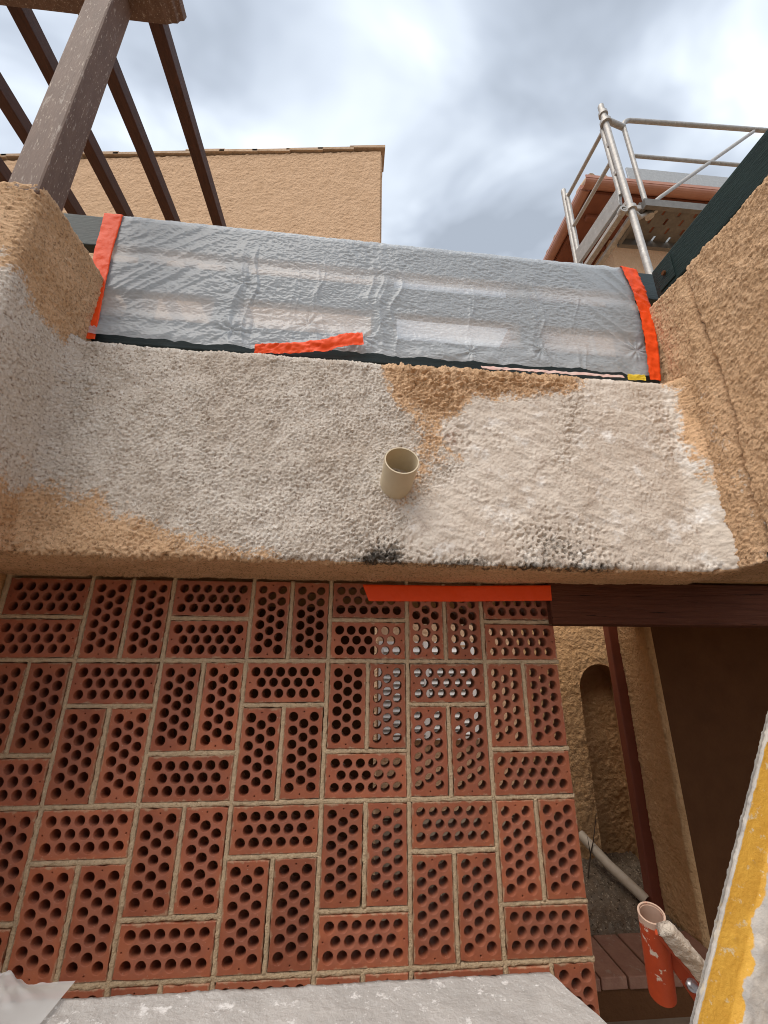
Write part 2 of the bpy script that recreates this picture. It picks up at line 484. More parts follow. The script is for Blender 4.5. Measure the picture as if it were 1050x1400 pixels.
def yellow_mat():
    m = mat('worn_yellow_paint', (.62, .37, .055), .6, bump=(55, .5, .004), col2=(.52, .29, .04), nscale=16, spec=.4,
            spots=[((.62, .56, .46), 34, .62, .04), ((.70, .66, .60), 90, .66, .04)])
    return m
M['yellow'] = yellow_mat()

def brick_mat():
    m = bpy.data.materials.new('perforated_red_brick'); m.use_nodes = True
    t = m.node_tree; b = t.nodes['Principled BSDF']
    b.inputs['Roughness'].default_value = .62; b.inputs['Specular IOR Level'].default_value = .35
    tcn = N(t, 'ShaderNodeTexCoord'); oi = N(t, 'ShaderNodeObjectInfo'); g = N(t, 'ShaderNodeNewGeometry')
    def noise(sc, v=None, de=5):
        n = N(t, 'ShaderNodeTexNoise'); n.inputs['Scale'].default_value = sc; n.inputs['Detail'].default_value = de
        n.inputs['Roughness'].default_value = .65
        t.links.new(v or g.outputs['Position'], n.inputs['Vector']); return n.outputs['Fac']
    def rg(src, a, c, lo=0., hi=1.):
        r = N(t, 'ShaderNodeMapRange'); r.inputs[1].default_value = a; r.inputs[2].default_value = c
        r.inputs[3].default_value = lo; r.inputs[4].default_value = hi; t.links.new(src, r.inputs[0]); return r.outputs[0]
    def mix(f, c0, c1):
        x = N(t, 'ShaderNodeMix', data_type='RGBA')
        for sock, c in ((6, c0), (7, c1)):
            if isinstance(c, tuple): x.inputs[sock].default_value = (*c, 1)
            else: t.links.new(c, x.inputs[sock])
        t.links.new(f, x.inputs[0]); return x.outputs[2]
    col = mix(oi.outputs['Random'], (.40, .126, .060), (.335, .100, .050))
    col = mix(rg(noise(22), .38, .66), col, (.27, .078, .042))
    col = mix(rg(noise(11), .50, .70, 0, .55), col, (.50, .175, .080))
    # mauve firing bloom across the middle of each brick face
    sx = N(t, 'ShaderNodeSeparateXYZ'); t.links.new(tcn.outputs['Object'], sx.inputs[0])
    ax = N(t, 'ShaderNodeMath', operation='ABSOLUTE'); t.links.new(sx.outputs['X'], ax.inputs[0])
    az = N(t, 'ShaderNodeMath', operation='ABSOLUTE'); t.links.new(sx.outputs['Z'], az.inputs[0])
    m1 = N(t, 'ShaderNodeMath', operation='MULTIPLY'); m1.inputs[1].default_value = .48; t.links.new(ax.outputs[0], m1.inputs[0])
    m2 = N(t, 'ShaderNodeMath', operation='MAXIMUM'); t.links.new(m1.outputs[0], m2.inputs[0]); t.links.new(az.outputs[0], m2.inputs[1])
    bl = N(t, 'ShaderNodeMath', operation='MULTIPLY_ADD'); bl.inputs[1].default_value = .03
    t.links.new(noise(30), bl.inputs[0]); t.links.new(m2.outputs[0], bl.inputs[2])
    col = mix(rg(bl.outputs[0], .045, .066, .55, 0.), col, (.32, .125, .082))
    col = mix(rg(noise(180, de=2), .70, .74, 0, .7), col, (.46, .36, .27))
    ed = N(t, 'ShaderNodeMath', operation='SUBTRACT'); ed.inputs[1].default_value = .1184; t.links.new(ax.outputs[0], ed.inputs[0])
    ed2 = N(t, 'ShaderNodeMath', operation='SUBTRACT'); ed2.inputs[1].default_value = .0559; t.links.new(az.outputs[0], ed2.inputs[0])
    em = N(t, 'ShaderNodeMath', operation='MAXIMUM'); t.links.new(ed.outputs[0], em.inputs[0]); t.links.new(ed2.outputs[0], em.inputs[1])
    es = N(t, 'ShaderNodeMath', operation='MULTIPLY_ADD'); es.inputs[1].default_value = .034; t.links.new(noise(38, de=6), es.inputs[0]); t.links.new(em.outputs[0], es.inputs[2])
    col = mix(rg(es.outputs[0], .0135, .0185, 0, .65), col, (.47, .34, .22))
    sc = N(t, 'ShaderNodeMapping'); sc.inputs['Scale'].default_value = (90, 1, 6); t.links.new(g.outputs['Position'], sc.inputs[0])
    col = mix(rg(noise(1.0, sc.outputs[0], 3), .70, .76, 0, .45), col, (.42, .27, .19))
    sc2 = N(t, 'ShaderNodeVectorMath', operation='SCALE'); t.links.new(col, sc2.inputs[0])
    nn = N(t, 'ShaderNodeMath', operation='FRACT'); mu = N(t, 'ShaderNodeMath', operation='MULTIPLY'); mu.inputs[1].default_value = 17.3
    t.links.new(oi.outputs['Random'], mu.inputs[0]); t.links.new(mu.outputs[0], nn.inputs[0])
    t.links.new(rg(nn.outputs[0], 0, 1, .84, 1.12), sc2.inputs['Scale'])
    t.links.new(sc2.outputs[0], b.inputs['Base Color'])
    bp = N(t, 'ShaderNodeBump'); bp.inputs['Strength'].default_value = .35; bp.inputs['Distance'].default_value = .003
    t.links.new(noise(140), bp.inputs['Height']); t.links.new(bp.outputs[0], b.inputs['Normal'])
    return m
M['brick'] = brick_mat()

# ================================================================== SETTING
mb = MB()
mb.add([(-900, -900, -1.52), (900, -900, -1.52), (900, 900, -1.52), (-900, 900, -1.52)], [(0, 1, 2, 3)])
tag(mb.build('ground', M['ground']), kind='structure')
mb = MB().box((-1.6, .03, -1.515), (3.2, .90, -1.452))
tag(mb.build('gallery_floor', M['floor']), kind='structure')

# terrace slab over the gallery (its underside is the gallery ceiling)
slab = thing('terrace_slab', 'ochre terrace slab roofing the dim gallery behind the brick screen', 'slab', (0, .4, .25))
MB().box((-1.6, -.10, .262), (4.0, 1.10, .60)).build('deck', M['ochre_wall'], slab)

def front_y(x): return -.30 + .025*(x+1.0)

# ---------------------------------------------------------------- parapet face
def make_parapet():
    st = .0027
    X = np.arange(-1.07, .97, st)
    # profile: soffit (back to front), rounded arris, face, rounded top, top ledge
    prof = []
    z0, z1, r0, r1 = .257, .907, .012, .018
    for yy in np.arange(.30, r0, -st*1.6): prof.append((yy, z0))
    for a in np.linspace(0, PI/2, 6)[1:-1]: prof.append((r0-r0*math.sin(a), z0+r0-r0*math.cos(a)))
    for zz in np.arange(z0+r0, z1-r1, st): prof.append((0., zz))
    for a in np.linspace(0, PI/2, 6)[1:-1]: prof.append((r1-r1*math.cos(a), z1-r1+r1*math.sin(a)))
    for yy in np.arange(r1, .22, st*2): prof.append((yy, z1))
    prof = np.array(prof)
    nx, npf = len(X), len(prof)
    P = np.zeros((nx, npf, 3))
    P[..., 0] = X[:, None]
    fy = front_y(X)[:, None]
    # fillet toward the side walls
    fl = np.where(X < -.97, .05*smooth01(-X, .97, 1.05)**2, 0)+np.where(X > .82, .07*smooth01(X, .82, .93)**2, 0)
    P[..., 1] = fy+prof[None, :, 0]-fl[:, None]
    P[..., 2] = prof[None, :, 1]
    nrm = -normals(P)
    if nrm[nx//2, npf//2, 1] > 0: nrm = -nrm
    x, z = P[..., 0], P[..., 2]
    onface = smooth01(-(P[..., 1]-fy), -.05, -.01)
    wob = .022*fbm(P, 9, 3, s=4)
    xs, zs = x+wob, z+.022*fbm(P, 9, 3, s=9)
    O1 = [(-1.3, .50), (-1.117, .455), (-1.006, .435), (-.837, .405), (-.665, .325), (-.537, .295), (-.402, .268), (-.395, .17), (-1.3, .17)]
    O2 = [(-.138, .99), (-.10, .86), (-.068, .789), (.069, .716), (.191, .788), (.413, .813), (.546, .866), (.619, .96), (.331, .993)]
    O3 = [(-.05, .85), (.012, .743), (.08, .696), (.155, .6), (.063, .547), (-.027, .428), (-.09, .425), (-.024, .59)]
    LL = [(.057, .694), (.19, .783), (.424, .806), (.574, .88), (.613, .99), (.84, .99), (.915, .698), (.90, .56), (.93, .46), (.945, .38), (.90, .2), (.579, .2),
          (.297, .2), (-.028, .30), (-.006, .429), (.152, .552), (.088, .621)]
    O4 = [(.84, 1.0), (.885, .80), (.875, .69), (.905, .56), (.94, .47), (.94, .2), (1.3, .2), (1.3, 1.0)]
    f = lambda poly, w: smooth01(sdf_poly(xs, zs, poly), -w, w)
    pl = np.ones_like(x)
    pl = pl*(1-.84*f(O1, .09))*(1-.95*f(O2, .075))*(1-.66*f(O3, .10))
    L = f(LL, .035)
    pl = np.maximum(pl, L)
    pl = pl*(1-f(O4, .055))
    pl = np.where(prof[None, :, 1] < z0+.003, 0.0, pl)
    pl = pl*.92
    # old ochre wears through the trowelled patch
    RP = [(.50, 1.0), (.56, .80), (.53, .66), (.47, .55), (.43, .60), (.47, .75), (.44, .87)]
    RP2 = [(.74, .86), (.86, .82), (.88, .62), (.80, .58), (.78, .72)]
    RP3 = [(.05, .70), (.15, .72), (.17, .62), (.08, .60)]
    rust = .47*f(RP, .06)+.52*f(RP2, .06)+.60*f(RP3, .05)
    G1 = [(-.17, .44), (-.09, .50), (-.04, .44), (-.03, .33), (-.05, .235), (-.17, .24)]
    G2 = [(-.17, .305), (-.05, .325), (.06, .30), (.16, .29), (.30, .275), (.30, .24), (-.17, .24)]
    G3 = [(.28, .36), (.40, .40), (.52, .36), (.56, .24), (.30, .24)]
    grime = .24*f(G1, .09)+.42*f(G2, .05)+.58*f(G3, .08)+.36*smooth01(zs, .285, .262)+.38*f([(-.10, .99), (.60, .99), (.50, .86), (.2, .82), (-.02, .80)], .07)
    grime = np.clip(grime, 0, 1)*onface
    sm = L*(1-.5*f(RP, .05))
    # relief
    A = fbm(P, 6, 2, s=1)*.004
    w1 = worley(P*np.array([.9, 1, 1.1]), 150, 3)
    grains = np.clip(.9-w1, 0, 1)*.0118*(.7+.5*vnoise(P, 24, 7))
    grains += np.clip(.8-worley(P, 92, 11), 0, 1)*.0055*smooth01(vnoise(P, 16, 8), -.1, .6)
    fine = fbm(P, 150, 2, s=21)*.0014
    trow = fbm(P*np.array([1, 1, 1.6]), 22, 3, s=31)*.0016+np.clip(.6-worley(P, 70, 33), 0, 1)*.006*smooth01(vnoise(P, 9, 34), .0, .6)
    h = A+fine+(1-sm)*grains+sm*(trow+.004)
    drag = np.abs(fbm((P@np.array([[.8, 0, .6], [0, 1, 0], [-.6*2.6, 0, .8*2.6]])), 26, 2, s=44))
    h += f(O2, .04)*(1-L)*drag*.013
    h += L*.004*(1-np.abs(fbm(P@np.array([[.9, 0, .45*2.5], [0, 1, 0], [-.45, 0, .9*2.5]]), 9, 2, s=63)))
    h += -.012*smooth01(vnoise(P, 95, 15), .15, .45)*np.clip(grime*1.5, 0, 1)
    h -= .007*np.clip(rust*1.5, 0, 1)*smooth01(vnoise(P, 75, 16), .0, .4)
    edge = smooth01(z, z0+.02, z0)*smooth01(vnoise(P, 60, 18), .15, .6)*.7*onface
    h -= .013*edge
    P = P+nrm*h[..., None]
    par = thing('parapet_beam', 'stucco parapet beam, patched in grey plaster, spanning above the brick screen', 'parapet', (0, -.15, .257))
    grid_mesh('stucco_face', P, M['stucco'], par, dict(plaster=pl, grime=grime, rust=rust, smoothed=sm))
    MB().box((-1.05, -.235, .285), (.95, -.08, .885)).build('core', M['ochre_wall'], par)
make_parapet()

# ---------------------------------------------------------------- side walls
def side_wall(kind):
    st = .0028
    if kind == 'left':
        Xw, ztop = -1.022, 1.185
        # path in (x,y): back -> front along the side face, round the front corner, across the front face
        path = [(Xw, y) for y in np.arange(.02, -.53, -st)]
        rc = .022
        path += [(Xw-rc+rc*math.cos(a), -.53-rc*math.sin(a)) for a in np.linspace(0, PI/2, 24)[1:]]
        path += [(x, -.53-rc) for x in np.arange(Xw-rc-st*2, -1.62, -st*3)]
        zb = .255
    else:
        Xw, ztop = .905, 1.262
        path = [(Xw, y) for y in np.arange(-.10, -.80, -st)]+[(Xw, y) for y in np.arange(-.80, -2.4, -.012)]
        zb = .259
    path = np.array(path)
    rt_ = .014 if kind == 'left' else .010
    prof = [(.25, zb)]+[(0., z) for z in np.arange(zb, ztop-rt_, st)]
    prof += [(rt_-rt_*math.cos(a), ztop-rt_+rt_*math.sin(a)) for a in np.linspace(0, PI/2, 8)[1:]]
    prof += [(q, ztop) for q in np.arange(rt_+st, .16, st*2)]+[(.24, ztop)]
    prof = np.array(prof)
    d = np.gradient(path, axis=0); d /= np.linalg.norm(d, axis=1, keepdims=True)+1e-9
    inn = np.stack([d[:, 1], -d[:, 0]], 1) if kind == 'left' else np.stack([-d[:, 1], d[:, 0]], 1)
    P = np.zeros((len(path), len(prof), 3))
    P[..., 0] = path[:, None, 0]+inn[:, None, 0]*prof[None, :, 0]
    P[..., 1] = path[:, None, 1]+inn[:, None, 1]*prof[None, :, 0]
    P[..., 2] = prof[None, :, 1]
    out = np.zeros_like(P); out[..., 0] = -inn[:, None, 0]; out[..., 1] = -inn[:, None, 1]
    nrm = normals(P)
    if (nrm*out).sum(-1).mean() < 0: nrm = -nrm
    y, z = P[..., 1], P[..., 2]
    ys, zs = y+.03*fbm(P, 8, 3, s=5), z+.03*fbm(P, 8, 3, s=6)
    f = lambda poly, w: smooth01(sdf_poly(ys, zs, poly), -w, w)
    zero = np.zeros_like(y)
    grains = np.clip(.85-worley(P*np.array([1, 1, 1.2]), 128, 23), 0, 1)*.008*(.6+.5*vnoise(P, 24, 27))
    strk = np.abs(fbm(P@np.array([[1, 0, 0], [0, .75, .66*2.2], [0, -.66, .75*2.2]]), 48, 3, s=51))
    h = fbm(P, 5, 2, s=2)*.0045+fbm(P, 150, 2, s=61)*.0015
    if kind == 'left':
        LG = [(-.70, .80), (-.62, .90), (-.58, .925), (-.518, .915), (-.44, .774), (-.36, .5), (-.30, .44), (-.30, .40), (-.70, .38)]
        pl = f(LG, .09)*.95
        pl = np.maximum(pl, .85*smooth01(z, .93, .80)*smooth01(z, .40, .52)*(y > -.56))
        pl = np.maximum(pl, .75*f([(-.80, 1.10), (-.575, 1.13), (-.56, .9), (-.80, .9)], .05))
        h += grains*(.5+.5*pl)+strk*.006*(1-pl)
        rust = zero+.35*smooth01(y, -.34, -.30)*(1-pl); grime = .25*smooth01(y, -.36, -.27)*smooth01(z, .85, .95)
    else:
        pl = .35*f([(-.36, .95), (-.30, .95), (-.33, .2), (-.44, .2)], .05)
        h += grains*.35+strk*.0065+fbm(P, 22, 3, s=71)*.003
        yc = -.405-.012*vnoise(P*np.array([0, 0, 1.]), 7, 3)-.006*vnoise(P*np.array([0, 0, 1.]), 40, 4)
        crack = smooth01(np.abs(y-yc), .0095, .002)*smooth01(vnoise(P*np.array([0, 0, 1.]), 9, 13), -.75, -.2)
        h += -.022*crack-.009*smooth01(y, yc-.004, yc+.006)*smooth01(y, -.36, -.40)
        grime = .9*crack+.30*f([(-.34, .52), (-.30, .52), (-.37, .25), (-.43, .25)], .06)
        rust = .35*f([(-.33, .7), (-.27, .7), (-.33, .25), (-.40, .25)], .06)
    P = P+nrm*h[..., None]
    if kind == 'left':
        w = thing('stucco_pillar', 'left stucco pillar, ochre and grey, carrying the pergola post', 'pillar', (-1.3, -.3, -1.5))
        o = grid_mesh('stucco_face', P, M['stucco'], w, dict(plaster=pl, grime=grime, rust=rust, smoothed=zero))
        MB().box((-1.66, -.54, .29), (-1.05, .02, 1.14)).build('core', M['ochre_wall'], w)
        MB().box((-1.66, -.55, -1.5), (-1.262, .02, .256)).build('pier', M['ochre_wall'], w)
    else:
        w = thing('stucco_side_wall', 'right ochre stucco side wall split by a vertical crack', 'wall', (1.1, -.8, -1.5))
        grid_mesh('stucco_face', P, M['stucco'], w, dict(plaster=pl, grime=grime, rust=rust, smoothed=zero))
        MB().box((.945, -2.4, .29), (1.15, -.10, 1.235)).build('core', M['ochre_wall'], w)
        MB().box((.93, -2.4, -1.5), (1.15, -.62, .262)).build('pier', M['ochre_wall'], w)
side_wall('left')
side_wall('right')

# ---------------------------------------------------------------- brick screen
BT = .05
def brick_mesh(k):
    r = random.Random(k)
    L, H, ch = .2368, .1118, .0022
    holes = []
    for row, n in ((1, 6), (0, 5), (-1, 6)):
        for i in range(n):
            holes.append(((i-(n-1)/2)*.0367+r.uniform(-.0006, .0006), row*.0305+r.uniform(-.0006, .0006), .0138+r.uniform(-.0007, .0004), 14))
    for sx in (-1, 1): holes.append((sx*.1065, r.uniform(-.001, .001), .0022, 6))
    outer = []
    for (x0, z0), (x1, z1) in (((-1, -1), (1, -1)), ((1, -1), (1, 1)), ((1, 1), (-1, 1)), ((-1, 1), (-1, -1))):
        for q in range(6):
            t = q/6
            j = r.uniform(-.0011, .0004)-(r.uniform(.001, .0035) if r.random() < .10 else 0)
            outer.append((((x0+(x1-x0)*t)*(L/2-ch))+(-j if z0 == z1 else 0)*0+((x0 == x1)*x0*j), (z0+(z1-z0)*t)*(H/2-ch)+((z0 == z1)*z0*j)))
    pts = [Vector(p) for p in outer]; edges = [(i, (i+1) % len(outer)) for i in range(len(outer))]
    rings = []
    for cx, cz, rad, n in holes:
        b0 = len(pts); a0 = r.uniform(0, 1)
        ring = []
        for j in range(n):
            a = a0+2*PI*j/n
            pts.append(Vector((cx+(rad+.0011)*math.cos(a), cz+(rad+.0011)*math.sin(a)))); ring.append(b0+j)
        edges += [(b0+j, b0+(j+1) % n) for j in range(n)]
        rings.append((ring, cx, cz, rad, a0))
    res = delaunay_2d_cdt(pts, edges, [], 0, 1e-6)
    v2, fc = res[0], res[2]
    V = []; F = []
    assert len(v2) == len(pts)
    NP = len(pts)
    for yy in (0., BT):
        V += [(p.x, yy, p.y) for p in pts]
    for f in fc:
        c = sum((v2[i] for i in f), Vector((0, 0)))/3
        if any((c.x-h[0])**2+(c.y-h[1])**2 < (h[2]+.0008)**2 for h in holes): continue
        if abs(c.x) > L/2-ch+.001 or abs(c.y) > H/2-ch+.001: continue
        f = list(f)
        a, b_, c_ = (v2[i] for i in f)
        if (b_-a).cross(c_-a) < 0: f.reverse()
        F.append(tuple(f)); F.append(tuple(i+NP for i in reversed(f)))
    # sides with a small arris
    no = len(outer)
    ns = len(V)
    for yy in (ch, BT-ch):
        for (x, z) in outer:
            V.append((x*(L/2)/(L/2-ch), yy, z*(H/2)/(H/2-ch)))
    for j in range(no):
        k2 = (j+1) % no
        F += [(k2, j, ns+j, ns+k2), (ns+k2, ns+j, ns+no+j, ns+no+k2), (ns+no+k2, ns+no+j, NP+j, NP+k2)]
    nside = len(F)
    for ring, cx, cz, rad, a0 in rings:
        n = len(ring); b0 = len(V)
        for j in range(n):
            a = a0+2*PI*j/n
            V.append((cx+rad*math.cos(a), .0014, cz+rad*math.sin(a)))
        for j in range(n):
            k2 = (j+1) % n
            F.append((ring[j], ring[k2], b0+k2, b0+j))
            F.append((b0+j, b0+k2, ring[k2]+NP, ring[j]+NP))
    me = bpy.data.meshes.new('brick')
    me.from_pydata(V, [], F)
    sm = [False]*nside+[True]*(len(F)-nside)
    me.polygons.foreach_set('use_smooth', sm)
    me.materials.append(M['brick']); me.update()
    return me
brick_meshes = [brick_mesh(k) for k in range(9)]
screen = thing('brick_screen', 'red perforated brick screen in basket weave below the stucco parapet', 'brick screen', (-.38, .025, -1.5))
org = LOC[screen]
cells = []   # x, z centre, vertical?
joints = []  # x0,x1,z0,z1
def block(x0, z1, pat):
    """x0 left joint centre, z1 top joint centre"""
    a, j = x0+.005, .005
    if pat == 'VV':
        for q in (0, 1): cells.append((a+.0575+q*.125, z1-j-.12, True))
        joints.append((x0+.12, x0+.13, z1-.245, z1-.005)); return .25
    cells.append((a+.12, z1-j-.0575, False)); return .125
for i in range(7):
    x0 = -1.25+.25*i
    if i % 2 == 0:
        block(x0, .25, 'H'); block(x0, .125, 'H'); joints.append((x0+.005, x0+.245, .12, .13))
    else: block(x0, .25, 'VV')
    for z in (0, -.375, -.75, -1.125):
        if i % 2 == 0:
            block(x0, z, 'VV'); block(x0, z-.25, 'H'); joints.append((x0+.005, x0+.245, z-.255, z-.245))
        else:
            block(x0, z, 'H'); block(x0, z-.125, 'VV'); joints.append((x0+.005, x0+.245, z-.13, z-.12))
for k in range(1, 7): joints.append((-1.25+.25*k-.005, -1.25+.25*k+.005, -1.5, .255))
joints.append((-1.258, -1.245, -1.5, .255))
for z in (0, -.375, -.75, -1.125):
    for k in range(7): joints.append((-1.25+.25*k+.005, -1.25+.25*k+.245, z-.005, z+.005))
for (x, z, vert) in cells:
    o = link('brick', random.choice(brick_meshes), screen)
    o.location = (x-org.x+random.uniform(-.0012, .0012), -org.y+random.uniform(-.0015, .0015), z-org.z+random.uniform(-.0012, .0012))
    o.rotation_euler = (random.uniform(-.006, .006), (PI/2 if vert else 0)+random.choice((0, PI))+random.uniform(-.006, .006), random.uniform(-.006, .006))
# mortar: one mesh of rough bars
def mortar():
    V = []; F = []; base = 0
    for (x0, x1, z0, z1) in joints:
        horiz = (x1-x0) > (z1-z0)
        L = (x1-x0) if horiz else (z1-z0); W = (z1-z0) if horiz else (x1-x0)
        n = max(2, int(L/.005))
        # cross profile: (across, depth)
        prof = [(-.62, .047), (-.62, .0030), (-.35, .0014), (0, .0010), (.35, .0014), (.62, .0030), (.62, .047)]
        u = np.linspace(-.002, L+.002, n)
        P = np.zeros((n, 7, 3))
        for k, (a, dep) in enumerate(prof):
            if horiz:
                P[:, k, 0] = x0+u; P[:, k, 2] = (z0+z1)/2+a*W
            else:
                P[:, k, 2] = z0+u; P[:, k, 0] = (x0+x1)/2+a*W
            P[:, k, 1] = dep
        dsp = fbm(P, 150, 2, s=3)*.0022+np.maximum(vnoise(P, 22, 9), -.2)*.0016
        P[:, 1:6, 1] += dsp[:, 1:6]
        oth = vnoise(P, 55, 17)*.0020+vnoise(P, 170, 18)*.0015
        if horiz: P[..., 2] += oth
        else: P[..., 0] += oth
        V.append(P.reshape(-1, 3)-np.array(org))
        for i in range(n-1):
            for k in range(6):
                a = base+i*7+k
                q = (a, a+7, a+8, a+1)
                F.append(q)
        for k in range(5):
            pass
        F.append(tuple(base+k for k in range(7))); F.append(tuple(base+(n-1)*7+k for k in range(6, -1, -1)))
        base += n*7
    me = bpy.data.meshes.new('mortar')
    me.from_pydata(np.concatenate(V).tolist(), [], F)
    me.polygons.foreach_set('use_smooth', [True]*len(F)); me.materials.append(M['mortar']); me.update()
    o = link('mortar', me, screen); o['kind'] = 'stuff'
mortar()

# ---------------------------------------------------------------- timber lintel
lt = MB()
lt.box((.474, -.036, .118), (1.9, -.005, .2555), .003)
lt.box((.502, -.0045, .1195), (1.9, .12, .2550), .003)
lo = lt.build('timber_lintel', M['lintel_wood'])
tag(lo, 'dark oxblood timber lintel over the doorway beside the brick screen', 'lintel')

# ---------------------------------------------------------------- gallery rear wall, door post, courtyard
gw = thing('gallery_wall', 'shaded wall behind the doorway with an ochre reveal on its left', 'wall', (1.9, 1.1, -1.5))
gw.location = (1.966, 1.196, -1.5)
MB().box((1.535, .955, -1.5), (3.2, 1.33, .30)).build('dark_face', M['shade_brown'], gw)  # dark because the shade is in its base colour
def stucco_plane(P, s, amp=.012, f=26):
    st_ = np.abs(fbm(P, f, 3, s=s))
    return st_*amp+fbm(P, 6, 2, s=s+3)*.006
YY, ZZ = np.meshgrid(np.arange(.945, 1.335, .006), np.arange(-1.5, .262, .006), indexing='ij')
P = np.stack([np.full_like(YY, 1.504), YY, ZZ], -1)
P[..., 0] -= stucco_plane(P, 80, .008, 40)
P = np.concatenate([np.stack([np.full(P.shape[1], 1.545), np.full(P.shape[1], .950), P[0, :, 2]], -1)[None], P], 0)
grid_mesh('reveal', P, M['ochre_wall'], gw)
MB().box((-.106, .95, .18), (1.53, 1.03, .302)).build('head', M['shade_brown'], gw)
MB().box((-1.6, .95, -1.5), (-.108, 1.03, .304)).build('inner_face', M['shade_brown'], gw)
MB().box((-1.70, .03, -1.5), (-1.668, 1.2, .2600)).build('end_face', M['shade_brown'], gw)
MB().box((3.2, .03, -1.5), (3.24, 1.33, .2590)).build('far_end_face', M['shade_brown'], gw)
rp = MB().box((1.506, 1.300, -1.5), (1.572, 1.360, .60), .004).build('door_post', M['red_post'])
tag(rp, 'slim oxide-red post standing between the niche and the ochre reveal', 'post')

# niche wall
def niche_wall():
    w = thing('niche_wall', 'ochre courtyard wall with a round-arched niche seen through the doorway', 'wall', (1.7, 1.8, -1.5))
    x0, x1, z0, z1 = 1.13, 2.6, -1.5, .9
    cx, hw, zs, zb = 1.668, .168, -.225, -1.38
    arch = [(cx+hw, zb)]+[(cx+hw*math.cos(a), zs+hw*math.sin(a)) for a in np.linspace(0, PI, 17)]+[(cx-hw, zb)]
    st = .012
    gx = np.arange(x0, 2.05, st); gz = np.arange(z0, z1, st)
    pts = [Vector(p) for p in [(x0, z0), (x1, z0), (x1, z1), (x0, z1)]]
    edges = [(0, 1), (1, 2), (2, 3), (3, 0)]
    b0 = len(pts); pts += [Vector(p) for p in arch]; n = len(arch)
    edges += [(b0+i, b0+(i+1) % n) for i in range(n)]
    ap = np.array(arch)
    GX, GZ = np.meshgrid(gx, gz, indexing='ij')
    sd_ = sdf_poly(GX, GZ, ap)
    jit = rng.uniform(-.003, .003, GX.shape)
    sel = (np.abs(sd_) > .006) & (sd_ < 0) & (GX > x0+.006) & (GZ > z0+.006)
    pts += [Vector((float(a), float(b))) for a, b in zip((GX+jit)[sel], (GZ-jit)[sel])]
    v2, _, fc = delaunay_2d_cdt(pts, edges, [], 0, 1e-6)[:3]
    A = np.array([(v.x, 1.75, v.y) for v in v2])
    disp = stucco_plane(A, 95, .010, 40)
    A[:, 1] -= disp
    cen = np.array([[(v2[f[0]].x+v2[f[1]].x+v2[f[2]].x)/3, (v2[f[0]].y+v2[f[1]].y+v2[f[2]].y)/3] for f in fc])
    ins = sdf_poly(cen[:, 0], cen[:, 1], ap) > 0
    F = []
    for f, q in zip(fc, ins):
        if q: continue
        a, b, c = (v2[i] for i in f)
        F.append(tuple(f) if (b-a).cross(c-a) > 0 else tuple(reversed(f)))
    m_ = MB(); m_.add(A.tolist(), F, True)
    m_.build('face', M['ochre_wall'], w)
    # niche lining and back
    na = len(arch)
    ds = [0, .04, .08, .12, .16, .175]
    Pn = np.zeros((na, len(ds), 3))
    for i, (x, z) in enumerate(arch):
        for k, d_ in enumerate(ds): Pn[i, k] = (x, 1.746+d_, z)
    grid_mesh('niche_lining', Pn, M['ochre_wall'], w)
    gx2, gz2 = np.meshgrid(np.arange(cx-hw-.02, cx+hw+.03, .01), np.arange(zb-.1, zs+hw+.02, .01), indexing='ij')
    Pb = np.stack([gx2, np.full_like(gx2, 1.915), gz2], -1); Pb[..., 1] -= stucco_plane(Pb, 99)
    grid_mesh('niche_back', Pb, M['ochre_wall'], w)
    MB().box((x0, 1.93, z0), (x1, 1.97, z1)).build('core', M['ochre_wall'], w)
    MB().box((x0, 1.752, z0), (x0+.03, 1.93, z1)).build('end_face', M['ochre_wall'], w)
    MB().box((x0, 1.752, z1-.03), (x1, 1.93, z1+.001)).build('coping', M['ochre_wall'], w)
niche_wall()

bw = MB().box((.12, 3.30, -1.5), (4.2, 3.45, 1.1)).build('courtyard_wall', M['ochre_far'])
tag(bw, 'pale ochre courtyard wall glimpsed through the brick holes behind the louvres', 'wall')
sh = thing('louvred_shutter', 'white louvred shutter glimpsed through the brick holes', 'shutter', (.64, 3.25, -.82))
fr = MB()
for x in (.16, .64, 1.14): fr.box((x-.025, 3.22, -.82), (x+.025, 3.26, .12), .003)
for z in (-.82, .09): fr.box((.186, 3.223, z), (.614, 3.257, z+.03)); fr.box((.666, 3.223, z), (1.114, 3.257, z+.03))
fr.build('frame', M['white_slat'], sh)
for k in range(16):
    for xa, xb in ((.188, .612), (.668, 1.112)):
        z = -.75+k*.0525
        MB().bar((xa, 3.24, z), (xb, 3.24, z), .074, .008, (0, -.66, .75)).build('slat', M['white_slat'], sh)

